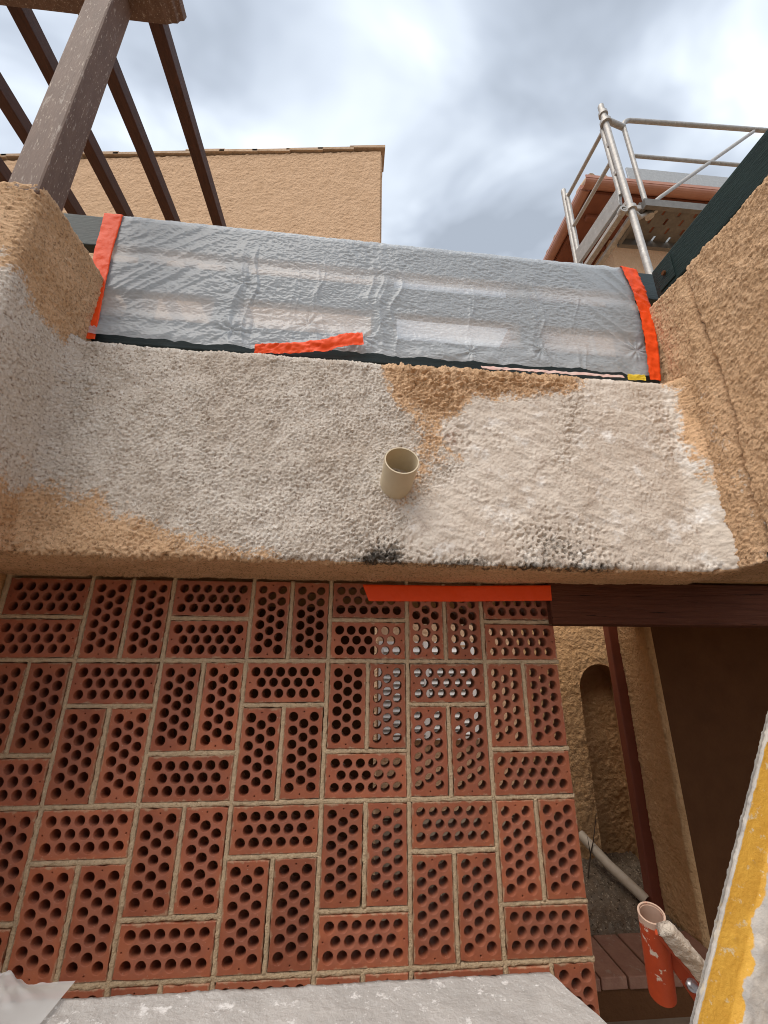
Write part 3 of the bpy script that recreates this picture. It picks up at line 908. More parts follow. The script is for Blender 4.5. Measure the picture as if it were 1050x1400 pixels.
# tiled step, soil
step = thing('rowlock_step', 'dusty red paver step below the niche in the doorway', 'step', (.9, 1.0, -1.5))
MB().box((.10, .872, -1.5), (1.56, 1.13, -1.345)).build('riser', M['shade_brown'], step)  # reuses the shade-darkened brown of the doorway wall
for k in range(12):
    x = .07+k*.124
    MB().box((x+.002+random.uniform(-.001, .001), .856+random.uniform(-.004, .004), -1.344), (x+.119, 1.132, -1.30+random.uniform(-.003, .003)), .004).build('paver', M['paver'], step)
def soil():
    st = .010
    X, Y = np.meshgrid(np.arange(.25, 1.56, st), np.arange(1.134, 1.96, st), indexing='ij')
    P = np.stack([X, Y, np.zeros_like(X)], -1)
    Z = -1.315+.10*smooth01(Y, 1.25, 1.9)*(1-.35*smooth01(X, 1.1, 1.6))+fbm(P, 9, 3, s=5)*.02
    Z += np.clip(.7-worley(P, 38, 7), 0, 1)*.055*smooth01(vnoise(P, 8, 2)+.6*smooth01(Y, 1.4, 1.7), -.2, .5)+fbm(P, 60, 2, s=8)*.009
    P[..., 2] = Z
    tag(grid_mesh('soil', P, M['soil'], None), kind='stuff')
    X, Y = np.meshgrid(np.arange(1.49, 1.80, st), np.arange(1.40, 1.96, st), indexing='ij')
    P = np.stack([X, Y, np.zeros_like(X)], -1)
    P[..., 2] = -1.29+np.clip(.7-worley(P, 38, 7), 0, 1)*.03+fbm(P, 9, 3, s=5)*.015
    tag(grid_mesh('soil', P, M['soil'], None), kind='stuff')
soil()
wp = MB(); wp.path([(1.345, 1.70, -1.09), (1.42, 1.53, -1.19), (1.50, 1.33, -1.272)], .028, 14, .004)
tag(wp.build('white_pipe', M['white_pipe']), 'dirty white plastic pipe lying on the soil in the doorway', 'pipe')
tw = MB(); tw.path([(1.30, 1.58, -1.27), (1.345, 1.60, -1.16), (1.375, 1.60, -1.09), (1.43, 1.62, -.95)], [.004, .0035, .003, .0015], 6)
tw.path([(1.345, 1.60, -1.16), (1.33, 1.58, -1.06)], [.003, .001], 6)
tag(tw.build('twig', M['twig']), 'thin dark twig poking up beside the white pipe', 'twig')

# ---------------------------------------------------------------- PVC spout
sp = MB()
sp.path([(-.069, -.20, .487), (-.069, -.285, .489), (-.064, -.338, .513), (-.061, -.352, .520)], .0, 6) if False else None
sp.path([(-.067, -.20, .470), (-.0655, -.275, .492), (-.060, -.372, .520)], [.047, .047, .0475], 28, .0035)
tag(sp.build('drain_spout', M['pvc']), 'short beige plastic drain spout sticking out of the parapet', 'pipe')

# ---------------------------------------------------------------- green railing
def rail_y(x): return -.25 + .025*(x+1.0)
rl = thing('wooden_railing', 'dark green wooden railing on the parapet, wrapped in plastic film', 'railing', (-.1, -.2, .907))
def rail(z0, z1, xa, xb, dep=.05):
    return MB().hexa([(xa, rail_y(xa), z0), (xb, rail_y(xb), z0), (xb, rail_y(xb)+dep, z0), (xa, rail_y(xa)+dep, z0),
                      (xa, rail_y(xa), z1), (xb, rail_y(xb), z1), (xb, rail_y(xb)+dep, z1), (xa, rail_y(xa)+dep, z1)], .004)
rail(1.338, 1.472, -1.30, 1.04, .035).build('rail', M['green_rail'], rl)
rail(1.150, 1.278, -1.20, .90, .020).build('rail', M['green_rail'], rl)
rail(.945, 1.050, -1.20, .90, .022).build('rail', M['green_rail'], rl)
for x in (-.93, -.63, -.10, .43, .85):
    m_ = MB(); m_.box((x-.04, rail_y(x)+.038, .907), (x+.04, rail_y(x)+.075, 1.45), .003); m_.build('stile', M['green_rail'], rl)
for (xa, za, zb) in ((-.63, 1.053, 1.149), (-.10, 1.053, 1.149), (.43, 1.053, 1.149)):
    MB().box((xa-.045, rail_y(xa)+.002, za), (xa+.045, rail_y(xa)+.036, zb), .003).build('batten', M['green_rail'], rl)

cb = thing('capping_beam', 'dark green timber beam running along the top of the right stucco wall', 'beam', (.95, -.9, 1.26))
MB().box((.916, -2.4, 1.268), (1.02, -.262, 1.402), .006).build('beam', M['green_wood'], cb)
br = MB().box((.9115, -.355, 1.285), (.9158, -.285, 1.385), .001).build('bracket_plate', M['green_wood'], cb)
bb = MB().path([(.911, -.32, 1.335), (.904, -.32, 1.335)], .008, 8)
bb.build('bolt', M['shade_brown'], br)

# ---------------------------------------------------------------- plastic film over the railing
def film_sheet():
    xa, xb = -1.035, .872
    X = np.linspace(xa, xb, 760)
    # profile param: over the top then down
    zt = 1.476
    s = np.concatenate([np.linspace(-.07, 0, 8)[:-1], np.linspace(0, 1, 230)])
    U, S = np.meshgrid(X, s, indexing='ij')
    dn = np.clip(S, 0, 1)
    hem = .957+.006*vnoise(np.stack([X, X*0, X*0], -1), 6, 3)+.012*np.abs(vnoise(np.stack([X, X*0, X*0], -1), 16, 5))
    hem = np.where(X < -.35, hem-.004, hem+.006)
    Z = zt-(zt-hem[:, None])*dn
    yb = rail_y(U)-.006
    Y = yb+np.where(S < 0, -S, 0.)
    # taut left edge runs inward towards the top
    U2 = U+.0*dn
    Pn = np.stack([U2, S*0, Z], -1)
    def gapdip(z, lo, hi): return smooth01(z, lo-.02, lo+.02)*smooth01(z, hi+.02, hi-.02)
    sag = .007*gapdip(Z, 1.065, 1.140)+.004*gapdip(Z, 1.298, 1.328)
    for xs in (-.63, -.10, .43): sag = sag*(1-.8*np.exp(-((U-xs)/.06)**2)*(Z < 1.2))
    # crumple: creased ridges
    cr1 = 1-np.abs(fbm(Pn*np.array([1.0, 1, 1.3]), 7, 1, s=5))*2
    cr2 = 1-np.abs(vnoise(Pn, 19, 12))*2
    cr3 = 1-np.abs(vnoise(Pn, 42, 15))*2
    cr5 = 1-np.abs(vnoise(Pn*np.array([1, 1, 1.7])+.01*cr2[..., None], 62, 19))*3
    cr6 = 1-np.abs(vnoise(Pn@np.array([[.8, 0, .6], [0, 1, 0], [-1.3, 0, 1.7]]), 30, 29))*3
    w = .0012*cr1+.0006*cr2+.0006*cr3+.00075*cr5+.0010*cr6*smooth01(vnoise(Pn, 4, 55), -.3, .4)
    # diagonal tension folds near the left end
    a = (U*.64-Z*.77)
    diag = 1-np.abs(vnoise(np.stack([a*1.0+.012*vnoise(Pn, 5, 7), S*0, (U*.77+Z*.64)*.12], -1), 30, 21))*2
    wl = smooth01(U, -.45, -.85)
    w = w*(1-.4*wl)+.0018*wl*diag
    b = (U*.72+Z*.69)
    diag2 = 1-np.abs(vnoise(np.stack([b+.012*vnoise(Pn, 5, 9), S*0, (U*.69-Z*.72)*.12], -1), 24, 25))*2
    wr = smooth01(U, .58, .78)
    w = w*(1-.4*wr)+.005*wr*diag2
    # hanging vertical folds and gathered knots
    for xf, am, wd, ln in ((-.60, .020, .030, 1.4), (-.57, -.012, .02, 1.4), (-.34, .012, .014, 1.0), (-.15, .012, .02, 1.0), (-.10, .020, .032, .9), (.20, .008, .012, .8), (.44, .014, .025, 1.0), (.60, .010, .016, .6), (-.42, .007, .01, .7)):
        xc = xf+.025*vnoise(np.stack([Z, Z*0, Z*0+xf*9], -1), 7, 31)
        w = w+.55*am*np.exp(-np.abs(U-xc)/(wd*.6))*smooth01(dn, .02, .55/ln)*(.6+.5*vnoise(np.stack([Z, Z*0, Z*0+xf*7], -1), 14, 33))
        xc2 = xc+wd*1.5+.02*vnoise(np.stack([Z, Z*0, Z*0+xf*5], -1), 9, 35)
        w = w+.28*am*np.exp(-np.abs(U-xc2)/(wd*.3))*smooth01(dn, .05, .4)
    for xk, zk, am in ((-.36, 1.075, .012), (-.60, 1.02, .014), (.20, 1.01, .012), (-.17, 1.03, .014), (.46, 1.045, .012), (.83, 1.08, .014), (-.585, 1.22, .009)):
        dx, dz = U-xk, Z-zk
        rr = np.hypot(dx, dz*1.2); th = np.arctan2(dz, dx)
        w = w+.45*am*np.exp(-(rr/.06)**2)*(.2+1.4*vnoise(np.stack([np.cos(th)*1.3+xk*5, np.sin(th)*1.3, rr*8], -1), 2.2, 37))*smooth01(rr, 0, .015)
    # hem puffs out
    w = w+.018*smooth01(dn, .86, .98)*(.5+.5*vnoise(Pn, 11, 41))
    w = np.where(S < 0, .002, w)
    Y = Y-np.maximum(w, -.004)+sag
    # keep in front of the rails
    onrail = (((Z > 1.15) & (Z < 1.288)) | (Z > 1.335) | (Z < 1.052))
    Y = np.where((S >= 0) & onrail, np.minimum(Y, rail_y(U)-.003), Y)
    Zt = np.where(S < 0, zt+.003*vnoise(Pn*30, 1, 3), Z)
    P = np.stack([U2, Y, Zt], -1)
    o = grid_mesh('plastic_sheet', P, M['film'], None)
    tag(o, 'crumpled translucent plastic sheet hung over the railing between two orange tapes', 'plastic sheet')
film_sheet()

# ---------------------------------------------------------------- orange tapes
def tape(name, label, pts, width_vec, mat_, th=.0008, rough=.0015, seg=60, cat='tape', seed=1, wvec2=None):
    """ribbon along pts (polyline), width along width_vec"""
    pts = np.array(pts, float)
    L = np.concatenate([[0], np.cumsum(np.linalg.norm(np.diff(pts, axis=0), axis=1))])
    t = np.linspace(0, L[-1], seg)
    c = np.stack([np.interp(t, L, pts[:, k]) for k in range(3)], 1)
    W0 = np.array(width_vec, float); W1 = np.array(wvec2 if wvec2 is not None else width_vec, float)
    nv = 11
    v = np.linspace(-.5, .5, nv)
    W = W0[None]+(W1-W0)[None]*(t/L[-1])[:, None]
    P = c[:, None, :]+W[:, None, :]*v[None, :, None]
    n = normals(P)
    if n[..., 1].mean() > 0: n = -n
    cre = (1-np.abs(vnoise(P, 26, seed))*2)*rough+(1-np.abs(vnoise(P, 70, seed+5))*2.5)*rough*.6
    P = P+n*np.maximum(cre, -.5*rough)[..., None]
    Pb = P-n*th
    # closed ribbon: front, far edge, back, near edge
    Q = np.concatenate([P, Pb[:, ::-1], P[:, :1]], axis=1)
    o = grid_mesh(name, Q, mat_, None)
    tag(o, label, cat); return o
# left vertical tape, follows the film edge
tape('orange_tape', 'orange tape strip holding the left edge of the plastic sheet', [(-1.052, -.225, 1.479), (-1.053, -.262, 1.477), (-1.050, -.264, 1.30), (-1.036, -.266, 1.12), (-1.020, -.268, .938)],
     (.062, .0015, .002), M['tape'], seg=90, seed=3, wvec2=(.046, .001, .001))
tape('orange_tape', 'orange tape strip bowed along the right edge of the plastic sheet', [(.865, -.165, 1.477), (.868, -.217, 1.474), (.885, -.222, 1.36), (.888, -.228, 1.22), (.868, -.238, 1.08), (.848, -.240, .93)],
     (.066, .002, -.006), M['tape'], rough=.003, seg=90, seed=9, wvec2=(.042, .001, .0))
tape('orange_tape', 'crumpled orange tape scrap along the bottom hem of the plastic sheet', [(-.515, -.262, .942), (-.40, -.268, .948), (-.30, -.272, .962), (-.235, -.276, .985), (-.172, -.272, 1.000)],
     (0.0, -.004, .032), M['tape'], rough=.005, seed=14, wvec2=(-.006, .0, .050))
tape('orange_tape', 'smooth orange tape strip stuck over the top bricks under the soffit', [(-.137, -.0045, .212), (.17, -.0050, .214), (.479, -.0395, .217)],
     (-.022, 0, .054), M['tape'], rough=.0006, seed=21, wvec2=(.002, 0, .050))
tape('yellow_tape', 'small yellow tape scrap on the ledge below the plastic sheet', [(.735, -.256, .924), (.80, -.254, .925)], (.004, .004, .026), M['yellow_tape'], rough=.003, seg=20, seed=27)
tape('pink_tape', 'faded pink tape lying on the ledge left of the yellow scrap', [(.22, -.266, .920), (.45, -.262, .921), (.72, -.256, .922)], (0, .006, .014), M['pink_tape'], rough=.003, seg=60, seed=29)

# ---------------------------------------------------------------- pergola
pg = thing('pergola', 'dark brown wooden pergola standing on the left pillar', 'pergola', (-1.09, -.515, 1.17))
MB().box((-1.108, -.556, 1.150), (-1.024, -.472, 2.249), .007).build('post', M['post_wood'], pg)
bmx = MB()
# beam with a notched moulded end, extruded along y
prof = [(-2.6, 2.178), (-.915, 2.178), (-.895, 2.190), (-.878, 2.192), (-.872, 2.208), (-.858, 2.213), (-.853, 2.240), (-2.6, 2.250)]
n = len(prof)
ya, yb_ = -.515, -.455
vs_ = [(x, ya, z) for x, z in prof]+[(x, yb_, z) for x, z in prof]
bmx.add(vs_, [tuple(range(n)), tuple(range(2*n-1, n-1, -1))]+[(j, j+n, (j+1) % n+n, (j+1) % n) for j in range(n)])
bmx.build('beam', M['post_wood'], pg)
for x in (-.980, -1.230, -1.478, -1.740, -1.99, -2.24):
    MB().box((x-.026, -.62, 2.2505), (x+.026, 1.975, 2.322), .004).build('rafter', M['wood_dark'], pg)

# ---------------------------------------------------------------- gable house
gh = thing('gable_house', 'ochre house gable wall with a clay tile verge behind the parapet', 'house', (-2.4, 4.0, -1.5))
zr = lambda x: 5.79+.183*(x-.015)
GX, GT = np.meshgrid(np.arange(-5.2, .0451, .03), np.linspace(0, 1, 190), indexing='ij')
Pg = np.stack([GX, np.full_like(GX, 2.0), .9+(zr(GX)-.9)*GT], -1)
Pg[..., 1] -= np.abs(fbm(Pg@np.array([[.8, 0, 1.2], [0, 1, 0], [-.6, 0, 1.6]]), 22, 3, s=81))*.014
grid_mesh('wall', Pg, M['ochre_far'], gh)
co = MB(); co.hexa([(-5.2, 2.03, -1.5), (.04, 2.03, -1.5), (.04, 7.0, -1.5), (-5.2, 7.0, -1.5),
                    (-5.2, 2.03, zr(-5.2)-.01), (.04, 2.03, zr(.04)-.01), (.04, 7.0, zr(.04)-.01), (-5.2, 7.0, zr(-5.2)-.01)])
co.build('core', M['ochre_far'], gh)
k = 0
x = .075
while x > -5.0:
    xl = x-.43
    z0_, z1_ = zr(x)+.002, zr(xl)+.040
    m_ = MB(); jx = random.uniform(-.008, .008); jz = random.uniform(-.016, .014)
    m_.hexa([(xl+jx, 1.972, z1_+jz), (x+jx, 1.972, z0_+jz+.02), (x+jx, 2.25, z0_+jz+.02), (xl+jx, 2.25, z1_+jz),
             (xl+jx, 1.972, z1_+jz+.036), (x+jx, 1.972, z0_+jz+.070), (x+jx, 2.25, z0_+jz+.070), (xl+jx, 2.25, z1_+jz+.036)], .004)
    m_.build('verge_tile', M['tile_verge'], gh)
    x -= .375
rb = MB().hexa([(-5.2, 2.26, zr(-5.2)), (.06, 2.26, zr(.06)), (.06, 7.0, zr(.06)), (-5.2, 7.0, zr(-5.2)),
                (-5.2, 2.26, zr(-5.2)+.05), (.06, 2.26, zr(.06)+.05), (.06, 7.0, zr(.06)+.05), (-5.2, 7.0, zr(-5.2)+.05)])
rb.build('roof', M['tile_verge'], gh)

# ---------------------------------------------------------------- house on the right
rh = thing('eaved_house', 'ochre house with copper-brown gutter and oxide eaves behind the scaffold', 'house', (6, 6, -1.5))
ex, ey, ez = 3.45, 2.98, 7.05
MB().box((4.25, 3.75, -1.5), (9.0, 9.0, 7.02)).build('wall', M['ochre_far'], rh)
MB().box((ex+.06, ey+.06, 7.04), (9.1, 9.1, 7.07)).build('soffit', M['oxide_eave'], rh)
fa = MB(); fa.box((ex+.05, ey+.05, 7.072), (9.1, ey+.08, 7.22)); fa.box((ex+.05, ey+.083, 7.072), (ex+.08, 9.1, 7.22))
fa.build('fascia', M['oxide_eave'], rh)
def gutter(a, b, nrm_):
    a, b, nn_ = Vector(a), Vector(b), Vector(nrm_); m_ = MB()
    prof = [(.0, .13)]+[(.075-.075*math.cos(t), .06-.06*math.sin(t)) for t in np.linspace(0, PI, 9)]+[(.15, .12), (.165, .12), (.165, .06)]
    prof += [(.075-.085*math.cos(t), .06-.072*math.sin(t)) for t in np.linspace(PI, 0, 9)]
    nP = len(prof)
    vs_ = [p+nn_*q+Vector((0, 0, r_)) for p in (a, b) for q, r_ in prof]
    m_.add(vs_, [(j, (j+1) % nP, (j+1) % nP+nP, j+nP) for j in range(nP)], False)
    m_.add(vs_[:nP], [tuple(range(nP))]); m_.add(vs_[nP:], [tuple(range(nP-1, -1, -1))])
    return m_
gutter((ex-.12, ey+.045, 7.08), (9.1, ey+.045, 7.08), (0, -1, 0)).build('gutter', M['copper_gutter'], rh)
gutter((ex+.045, ey+.05, 7.08), (ex+.045, 9.1, 7.08), (-1, 0, 0)).build('gutter', M['copper_gutter'], rh)
for k in range(5):
    MB().box((4.45+k*.55, 3.1, 6.93), (4.53+k*.55, 3.748, 7.038), .004).build('rafter_tail', M['oxide_eave'], rh)
for k in range(12):
    MB().box((ex+.15, 3.35+k*.5, 6.96), (4.248, 3.43+k*.5, 7.038), .004).build('rafter_tail', M['oxide_eave'], rh)
rf = MB(); rf.hexa([(ex, ey, 7.225), (9.2, ey, 7.225), (9.2, 9.2, 7.225), (ex, 9.2, 7.225),
                    (ex+2.6, ey+2.6, 8.2), (9.2, ey+2.6, 8.2), (9.2, 9.2, 8.2), (ex+2.6, 9.2, 8.2)])
ro = rf.build('roof', M['tile_verge'], rh)
zs_ = MB().box((ex+.62, ey-.10, 7.235), (ex+4.2, ey-.075, 7.50), .003)
zs_.build('zinc_sheet', M['alu'], ro)
for k in range(3):
    m_ = MB(); xx = ex+.02+k*.21
    m_.path([(xx, ey-.05, 7.235), (xx, ey+.25, 7.345)], [.085, .08], 10); m_.build('eave_tile', M['tile_verge'], ro)
for k in range(4):
    m_ = MB(); y = ey+1.0+k*.3
    m_.path([(ex-.05, y, 7.235), (ex+.25, y, 7.345)], [.085, .08], 10); m_.build('eave_tile', M['tile_verge'], ro)

# ---------------------------------------------------------------- scaffold
sc = thing('scaffold', 'galvanised steel scaffold with guard rails and perforated deck right of the parapet', 'scaffold', (1.9, .5, .60))
def tube(name, pts, r=.024, m='galv', parent=sc, seg=12, wall=0): return MB().path(pts, r, seg, wall).build(name, M[m], parent)
U1 = [(1.352, .185, -1.5), (1.350, .225, 3.40)]
p1 = tube('upright', [(1.353, .16, .60), (1.352, .184, 1.9), (1.350, .226, 3.42)], .0185, seg=14, wall=.004)
tube('upright', [(1.352, .735, .60), (1.350, .731, 3.39)], .018, seg=14, wall=.004)
for z, rr in ((3.245, .034), (3.335, .028), (2.44, .030)):
    yy = .184+(z-1.9)/1.52*.042
    MB().path([(1.351, yy, z-.012), (1.351, yy, z+.012)], rr, 12).build('collar', M['galv'], p1)
# end frame between the uprights
tube('end_rail', [(1.350, .245, 3.225), (1.350, .715, 3.275)], .013)
tube('end_rail', [(1.350, .25, 2.93), (1.350, .715, 2.965)], .013)
tube('end_post', [(1.350, .255, 3.245), (1.353, .247, 2.62)], .016)
tube('end_post', [(1.352, .70, 3.30), (1.352, .70, 2.52)], .016)
for z in (3.06, 2.80): MB().box((1.338, .224, z-.02), (1.364, .256, z+.02), .004).build('lock_pin', M['galv'], sc)
# guard rail panel along x with a rounded corner
zt, xb0 = 3.335, 1.487
pts = [(xb0+.010, .24, 2.46), (xb0, .24, zt-.07)]
pts += [(xb0+.07-.07*math.cos(a), .24, zt-.07+.07*math.sin(a)) for a in np.linspace(.2, PI/2, 7)]
pts += [(2.5, .24, 3.385), (3.6, .24, 3.44)]
tube('guard_rail', pts, .014)
tube('guard_rail', [(xb0+.004, .24, 2.985), (2.2, .24, 3.0), (3.6, .24, 3.03)], .011)
tube('guard_brace', [(1.545, .24, 2.50), (1.548, .24, 2.58), (1.60, .24, 2.63), (2.424, .24, 3.359)], .011)
MB().path([(1.487+.009, .24, 2.53), (1.487+.010, .24, 2.455)], .025, 12).build('rail_socket', M['galv'], sc)
tube('coupler_arm', [(1.352, .21, 3.25), (1.487, .24, 3.255)], .018)
tube('coupler_arm', [(1.30, .205, 2.43), (1.352, .20, 2.44), (1.42, .225, 2.42), (1.497, .24, 2.49)], .013)
MB().path([(1.302, .19, 2.43), (1.302, .222, 2.43)], .024, 12, .010).build('hook_ring', M['galv'], sc)
# end toe board and ledger channels (y direction)
MB().bar((1.347, .245, 2.615), (1.347, .705, 2.672), .022, .125, (0, 0, 1), .003).build('toe_board', M['alu'], sc)
MB().bar((1.350, .20, 2.50), (1.350, .735, 2.535), .035, .030, (0, 0, 1), .003).build('ledger', M['galv'], sc)
MB().bar((1.405, .20, 2.47), (1.405, .735, 2.49), .035, .028, (0, 0, 1), .003).build('ledger', M['galv'], sc)
# deck with slots
def deck():
    x0, x1, y0, y1, z = 1.43, 3.4, .19, .43, 2.505
    pts = [Vector(p) for p in ((x0, y0), (x1, y0), (x1, y1), (x0, y1))]; ed = [(0, 1), (1, 2), (2, 3), (3, 0)]
    slots = []
    for i in range(22):
        for j in range(4):
            if (i+j) % 2: continue
            cx, cy = x0+.07+i*.05, y0+.05+j*.055
            if cx > x1-.05: continue
            slots.append((cx, cy))
            b0 = len(pts); pts += [Vector((cx-.008, cy-.019)), Vector((cx+.008, cy-.019)), Vector((cx+.008, cy+.019)), Vector((cx-.008, cy+.019))]
            ed += [(b0, b0+1), (b0+1, b0+2), (b0+2, b0+3), (b0+3, b0)]
    v2, _, fc = delaunay_2d_cdt(pts, ed, [], 0, 1e-6)[:3]
    F = []
    sl = np.array(slots)
    for f in fc:
        cx = sum(v2[i].x for i in f)/3; cy = sum(v2[i].y for i in f)/3
        if ((np.abs(sl[:, 0]-cx) < .008) & (np.abs(sl[:, 1]-cy) < .019)).any(): continue
        F.append(tuple(f))
    m_ = MB()
    m_.add([(v.x, v.y, z) for v in v2], F); m_.add([(v.x, v.y, z+.004) for v in v2], [tuple(reversed(f)) for f in F])
    for yy in (y0, y1): m_.box((x0, yy-.012, z-.05), (x1, yy+.012, z+.005))
    for xx in (x0, x1): m_.box((xx-.012, y0+.013, z-.05), (xx+.012, y1-.013, z+.005))
    m_.build('deck', M['deck'], sc)
deck()
MB().box((1.46, .445, 2.51), (3.4, .462, 2.60), .002).build('toe_board', M['alu'], sc)
tube('upright', [(3.4, .20, .60), (3.4, .20, 3.5)], .026)
tube('upright', [(3.4, .75, .60), (3.4, .75, 3.5)], .026)

# ---------------------------------------------------------------- grey plank in the foreground
def plank():
    x = np.arange(-1.6, .2051, .006); v = np.concatenate([[0.0], np.arange(0, .3301, .006), [.33]])
    X, V = np.meshgrid(x, v, indexing='ij')
    skew = .36*V*smooth01(X, -.2, .19)
    P = np.stack([X+skew-.02*smooth01(X, -.2, .2), -.463-V, np.full_like(X, -.50)], -1)
    P[..., 1] += .0012*vnoise(P*np.array([1, 0, 0]), 90, 3)
    P[..., 2] += fbm(P, 30, 3, s=3)*.0012+np.clip(.7-worley(P, 75, 5), 0, 1)*.005*smooth01(vnoise(P, 14, 6), .1, .6)
    P[:, 0, 2] = -.545; P[:, -1, 2] = -.545
    o = thing('scaffold_plank', 'cement-covered grey plank in the foreground below the bricks', 'plank', (-.6, -.62, -.55))
    grid_mesh('board', P, M['plank'], o)
    Q = P[-1]
    e_ = MB(); nq = len(Q)
    e_.add([tuple(q) for q in Q]+[(q[0], q[1], -.545) for q in Q], [(j, j+1, j+1+nq, j+nq) for j in range(nq-1)]); e_.build('board_end', M['plank'], o)
    for xx in (-1.3, -.05):
        MB().box((xx-.03, -.76, -.61), (xx+.03, -.50, -.548), .004).build('bearer', M['galv'], o)
        for yy in (-.74, -.52): MB().path([(xx, yy, -.61), (xx, yy, -1.52)], .022, 10).build('leg', M['galv'], o)
plank()
def film_scrap():
    X, V = np.meshgrid(np.linspace(-1.05, -.625, 110), np.linspace(0, .26, 70), indexing='ij')
    P = np.stack([X, -.44-V, np.full_like(X, 0.)], -1)
    e_ = smooth01(X, -.63, -.80)
    Z = -.492+.050*e_*smooth01(V, .0, .06)+e_*(.022*(1-np.abs(vnoise(P, 11, 3))*2)+.010*(1-np.abs(vnoise(P, 27, 5))*2)+.004*(1-np.abs(vnoise(P, 60, 6))*2))
    P[..., 2] = np.maximum(Z, -.494)
    P[..., 1] += .02*vnoise(P, 8, 4)
    tag(grid_mesh('film_scrap', P, M['film2'], None), 'crumpled clear plastic film on the left end of the grey plank', 'plastic sheet')
film_scrap()

# ---------------------------------------------------------------- orange trestle socket
ts = thing('trestle_bracket', 'scuffed orange steel tube socket with a cement-crusted arm beside the yellow board', 'bracket', (.48, -.34, -.65))
A, B = Vector((.4495, -.360, -.476)), Vector((.476, -.312, -.632))
d_ = (B-A).normalized()
tb = MB().path([A+d_*.012, B], .0250, 24, .003).build('socket_tube', M['orange_paint'], ts)
MB().path([A+d_*.004, A+d_*.14], .0219, 24, .001).build('sleeve', M['tube_end'], tb)
MB().path([A, A+d_*.0125], .0251, 24, .0032).build('tube_rim', M['tube_end'], tb)
a0, a1 = Vector((.4360, -.398, -.486)), Vector((.628, -.362, -.690))
MB().bar(a0, a1, .010, .020, (.3, -.6, .6), .002).build('arm', M['orange_paint'], ts)
def crust():
    d = (a1-a0).normalized(); r = d.cross(Vector((.3, -.6, .6))).normalized(); u = r.cross(d)
    t = np.linspace(-.008, (a1-a0).length, 70); th = np.linspace(0, 2*PI, 25)
    T, H = np.meshgrid(t, th, indexing='ij')
    base = np.array(a0)[None, None]+T[..., None]*np.array(d)+(np.array(u)*.014)
    sq = lambda v: np.sign(v)*np.abs(v)**.45
    off = sq(np.cos(H))[..., None]*np.array(r)*.012+sq(np.sin(H))[..., None]*np.array(u)*.016
    P = base+off
    off2 = off*(1+.16*fbm(P, 70, 3, s=4))[..., None]
    off2[0] *= 0.0; off2[-1] *= 0.0
    grid_mesh('cement_crust', base+off2, M['crust'], ts)
crust()
b0 = Vector((.518, -.333, -.595))
lower = MB().bar((.476, -.345, -.535), (.60, -.335, -.715), .010, .030, (.3, -.6, .6), .002).build('lower_strap', M['orange_paint'], ts)
nb = Vector((-.25, -.85, .45)).normalized()
bq = Vector((.515, -.350, -.598))
bl = MB(); bl.path([bq, bq+nb*.010], .0105, 12); bl.path([bq-nb*.01, bq+nb*.018], .006, 12)
bl.build('bolt', M['bolt'], ts)

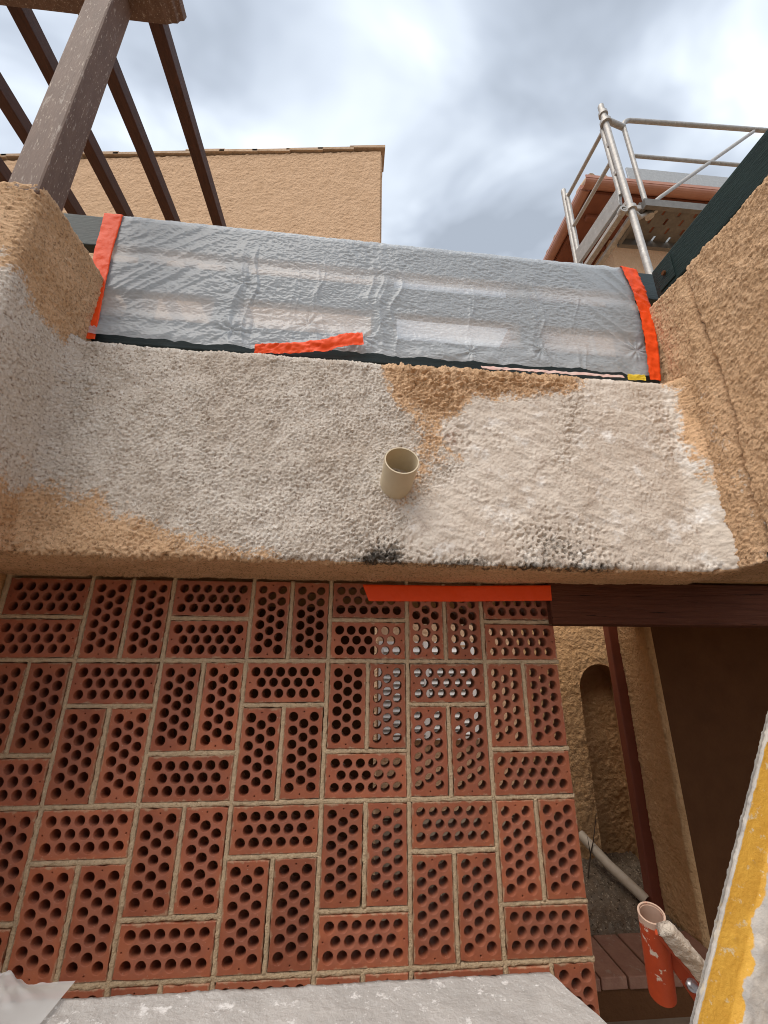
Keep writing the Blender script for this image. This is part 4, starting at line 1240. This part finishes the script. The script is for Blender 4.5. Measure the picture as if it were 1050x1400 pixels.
# ---------------------------------------------------------------- yellow board at right
def yellow_board():
    a = Vector((.287, -.677, -.438)); b = Vector((.527, -.659, -.078))
    d = (b-a).normalized()
    s0, s1 = -1.27, .75
    # yellow edge faces the lens; its width runs across the picture; the wide face turns right and back
    cross = Vector((.86, -.08, -.50)); cross = (cross-d*cross.dot(d)).normalized()     # across the yellow face
    nrm_ = d.cross(cross).normalized()
    if nrm_.y > 0: nrm_ = -nrm_
    o = thing('plastered_board', 'yellow-edged board smeared with dried plaster leaning at the right', 'board', a+d*s0)
    t = np.concatenate([np.arange(s0, -.2, .02), np.arange(-.2, .6, .0035), np.arange(.6, s1, .02)])
    w, g = .041, .18
    rim = .006
    # profile across: back of the rim, crusty rim, yellow face, arris, plaster face, back
    pr = [(0, .005), (0, .003), (.0, .0005)]+[(.001+q*(w-.002)/12, 0.) for q in range(13)]+[(w+.004, -.004)]
    pr += [(w+.01+q*(g-.01)/26, -.006) for q in range(27)]+[(w+g, .010), (0, .010)]
    pr = np.array(pr)
    P = np.array(a)[None, None]+t[:, None, None]*np.array(d)+pr[None, :, 0, None]*np.array(cross)-pr[None, :, 1, None]*np.array(nrm_)
    q = np.broadcast_to(pr[None, :, 0], P.shape[:2]); dep = np.broadcast_to(pr[None, :, 1], P.shape[:2])
    lip = smooth01(-q, -.0025, -.0003)*(dep < .02)
    wob = .010*vnoise(P, 9, 3)
    pl = smooth01(q+wob+.012*vnoise(P, 30, 5), w*.98, w*1.12)
    pl = np.maximum(pl, lip*.85)
    pl = np.maximum(pl, smooth01(vnoise(P, 70, 8), .55, .8)*.6)
    crust_ = pl*(.0015+.0028*np.abs(fbm(P, 34, 3, s=9))+.0016*smooth01(vnoise(P, 90, 6), .1, .6))
    crust_ = crust_*(1-.75*lip)
    P = P+np.array(nrm_)*crust_[..., None]
    P = P-np.array(cross)*(lip*np.clip(.0020*fbm(P, 140, 3, s=11)+.0002, 0, .006))[..., None]
    m = bpy.data.materials.new('yellow_paint_and_plaster'); m.use_nodes = True
    tt = m.node_tree; bs = tt.nodes['Principled BSDF']; bs.inputs['Roughness'].default_value = .7
    at = N(tt, 'ShaderNodeAttribute'); at.attribute_name = 'plaster'
    g_ = N(tt, 'ShaderNodeNewGeometry')
    def noise(sc_, de=6):
        n_ = N(tt, 'ShaderNodeTexNoise'); n_.inputs['Scale'].default_value = sc_; n_.inputs['Detail'].default_value = de; n_.inputs['Roughness'].default_value = .65
        tt.links.new(g_.outputs['Position'], n_.inputs['Vector']); return n_.outputs['Fac']
    def mixc(fac, lo, hi, c0, c1):
        r_ = N(tt, 'ShaderNodeMapRange'); r_.inputs[1].default_value = lo; r_.inputs[2].default_value = hi; tt.links.new(fac, r_.inputs[0])
        x_ = N(tt, 'ShaderNodeMix', data_type='RGBA'); tt.links.new(r_.outputs[0], x_.inputs[0])
        for s_, c_ in ((6, c0), (7, c1)):
            if isinstance(c_, tuple): x_.inputs[s_].default_value = (*c_, 1)
            else: tt.links.new(c_, x_.inputs[s_])
        return x_.outputs[2]
    ye = mixc(noise(24), .35, .65, (.66, .37, .05), (.56, .29, .032))
    ye = mixc(noise(70), .60, .68, ye, (.62, .50, .30))
    gp = mixc(noise(28), .38, .62, (.52, .48, .43), (.36, .34, .32))
    gp = mixc(noise(16), .60, .70, gp, (.60, .47, .27))
    ad = N(tt, 'ShaderNodeMath', operation='MULTIPLY_ADD'); ad.inputs[1].default_value = .8
    su = N(tt, 'ShaderNodeMath', operation='SUBTRACT'); su.inputs[1].default_value = .5
    tt.links.new(noise(90), su.inputs[0]); tt.links.new(su.outputs[0], ad.inputs[0]); tt.links.new(at.outputs['Fac'], ad.inputs[2])
    tt.links.new(mixc(ad.outputs[0], .42, .58, ye, gp), bs.inputs['Base Color'])
    bp_ = N(tt, 'ShaderNodeBump'); bp_.inputs['Strength'].default_value = .6; bp_.inputs['Distance'].default_value = .003
    tt.links.new(noise(160), bp_.inputs['Height']); tt.links.new(bp_.outputs[0], bs.inputs['Normal'])
    grid_mesh('board', P, m, o, dict(plaster=pl))
yellow_board()
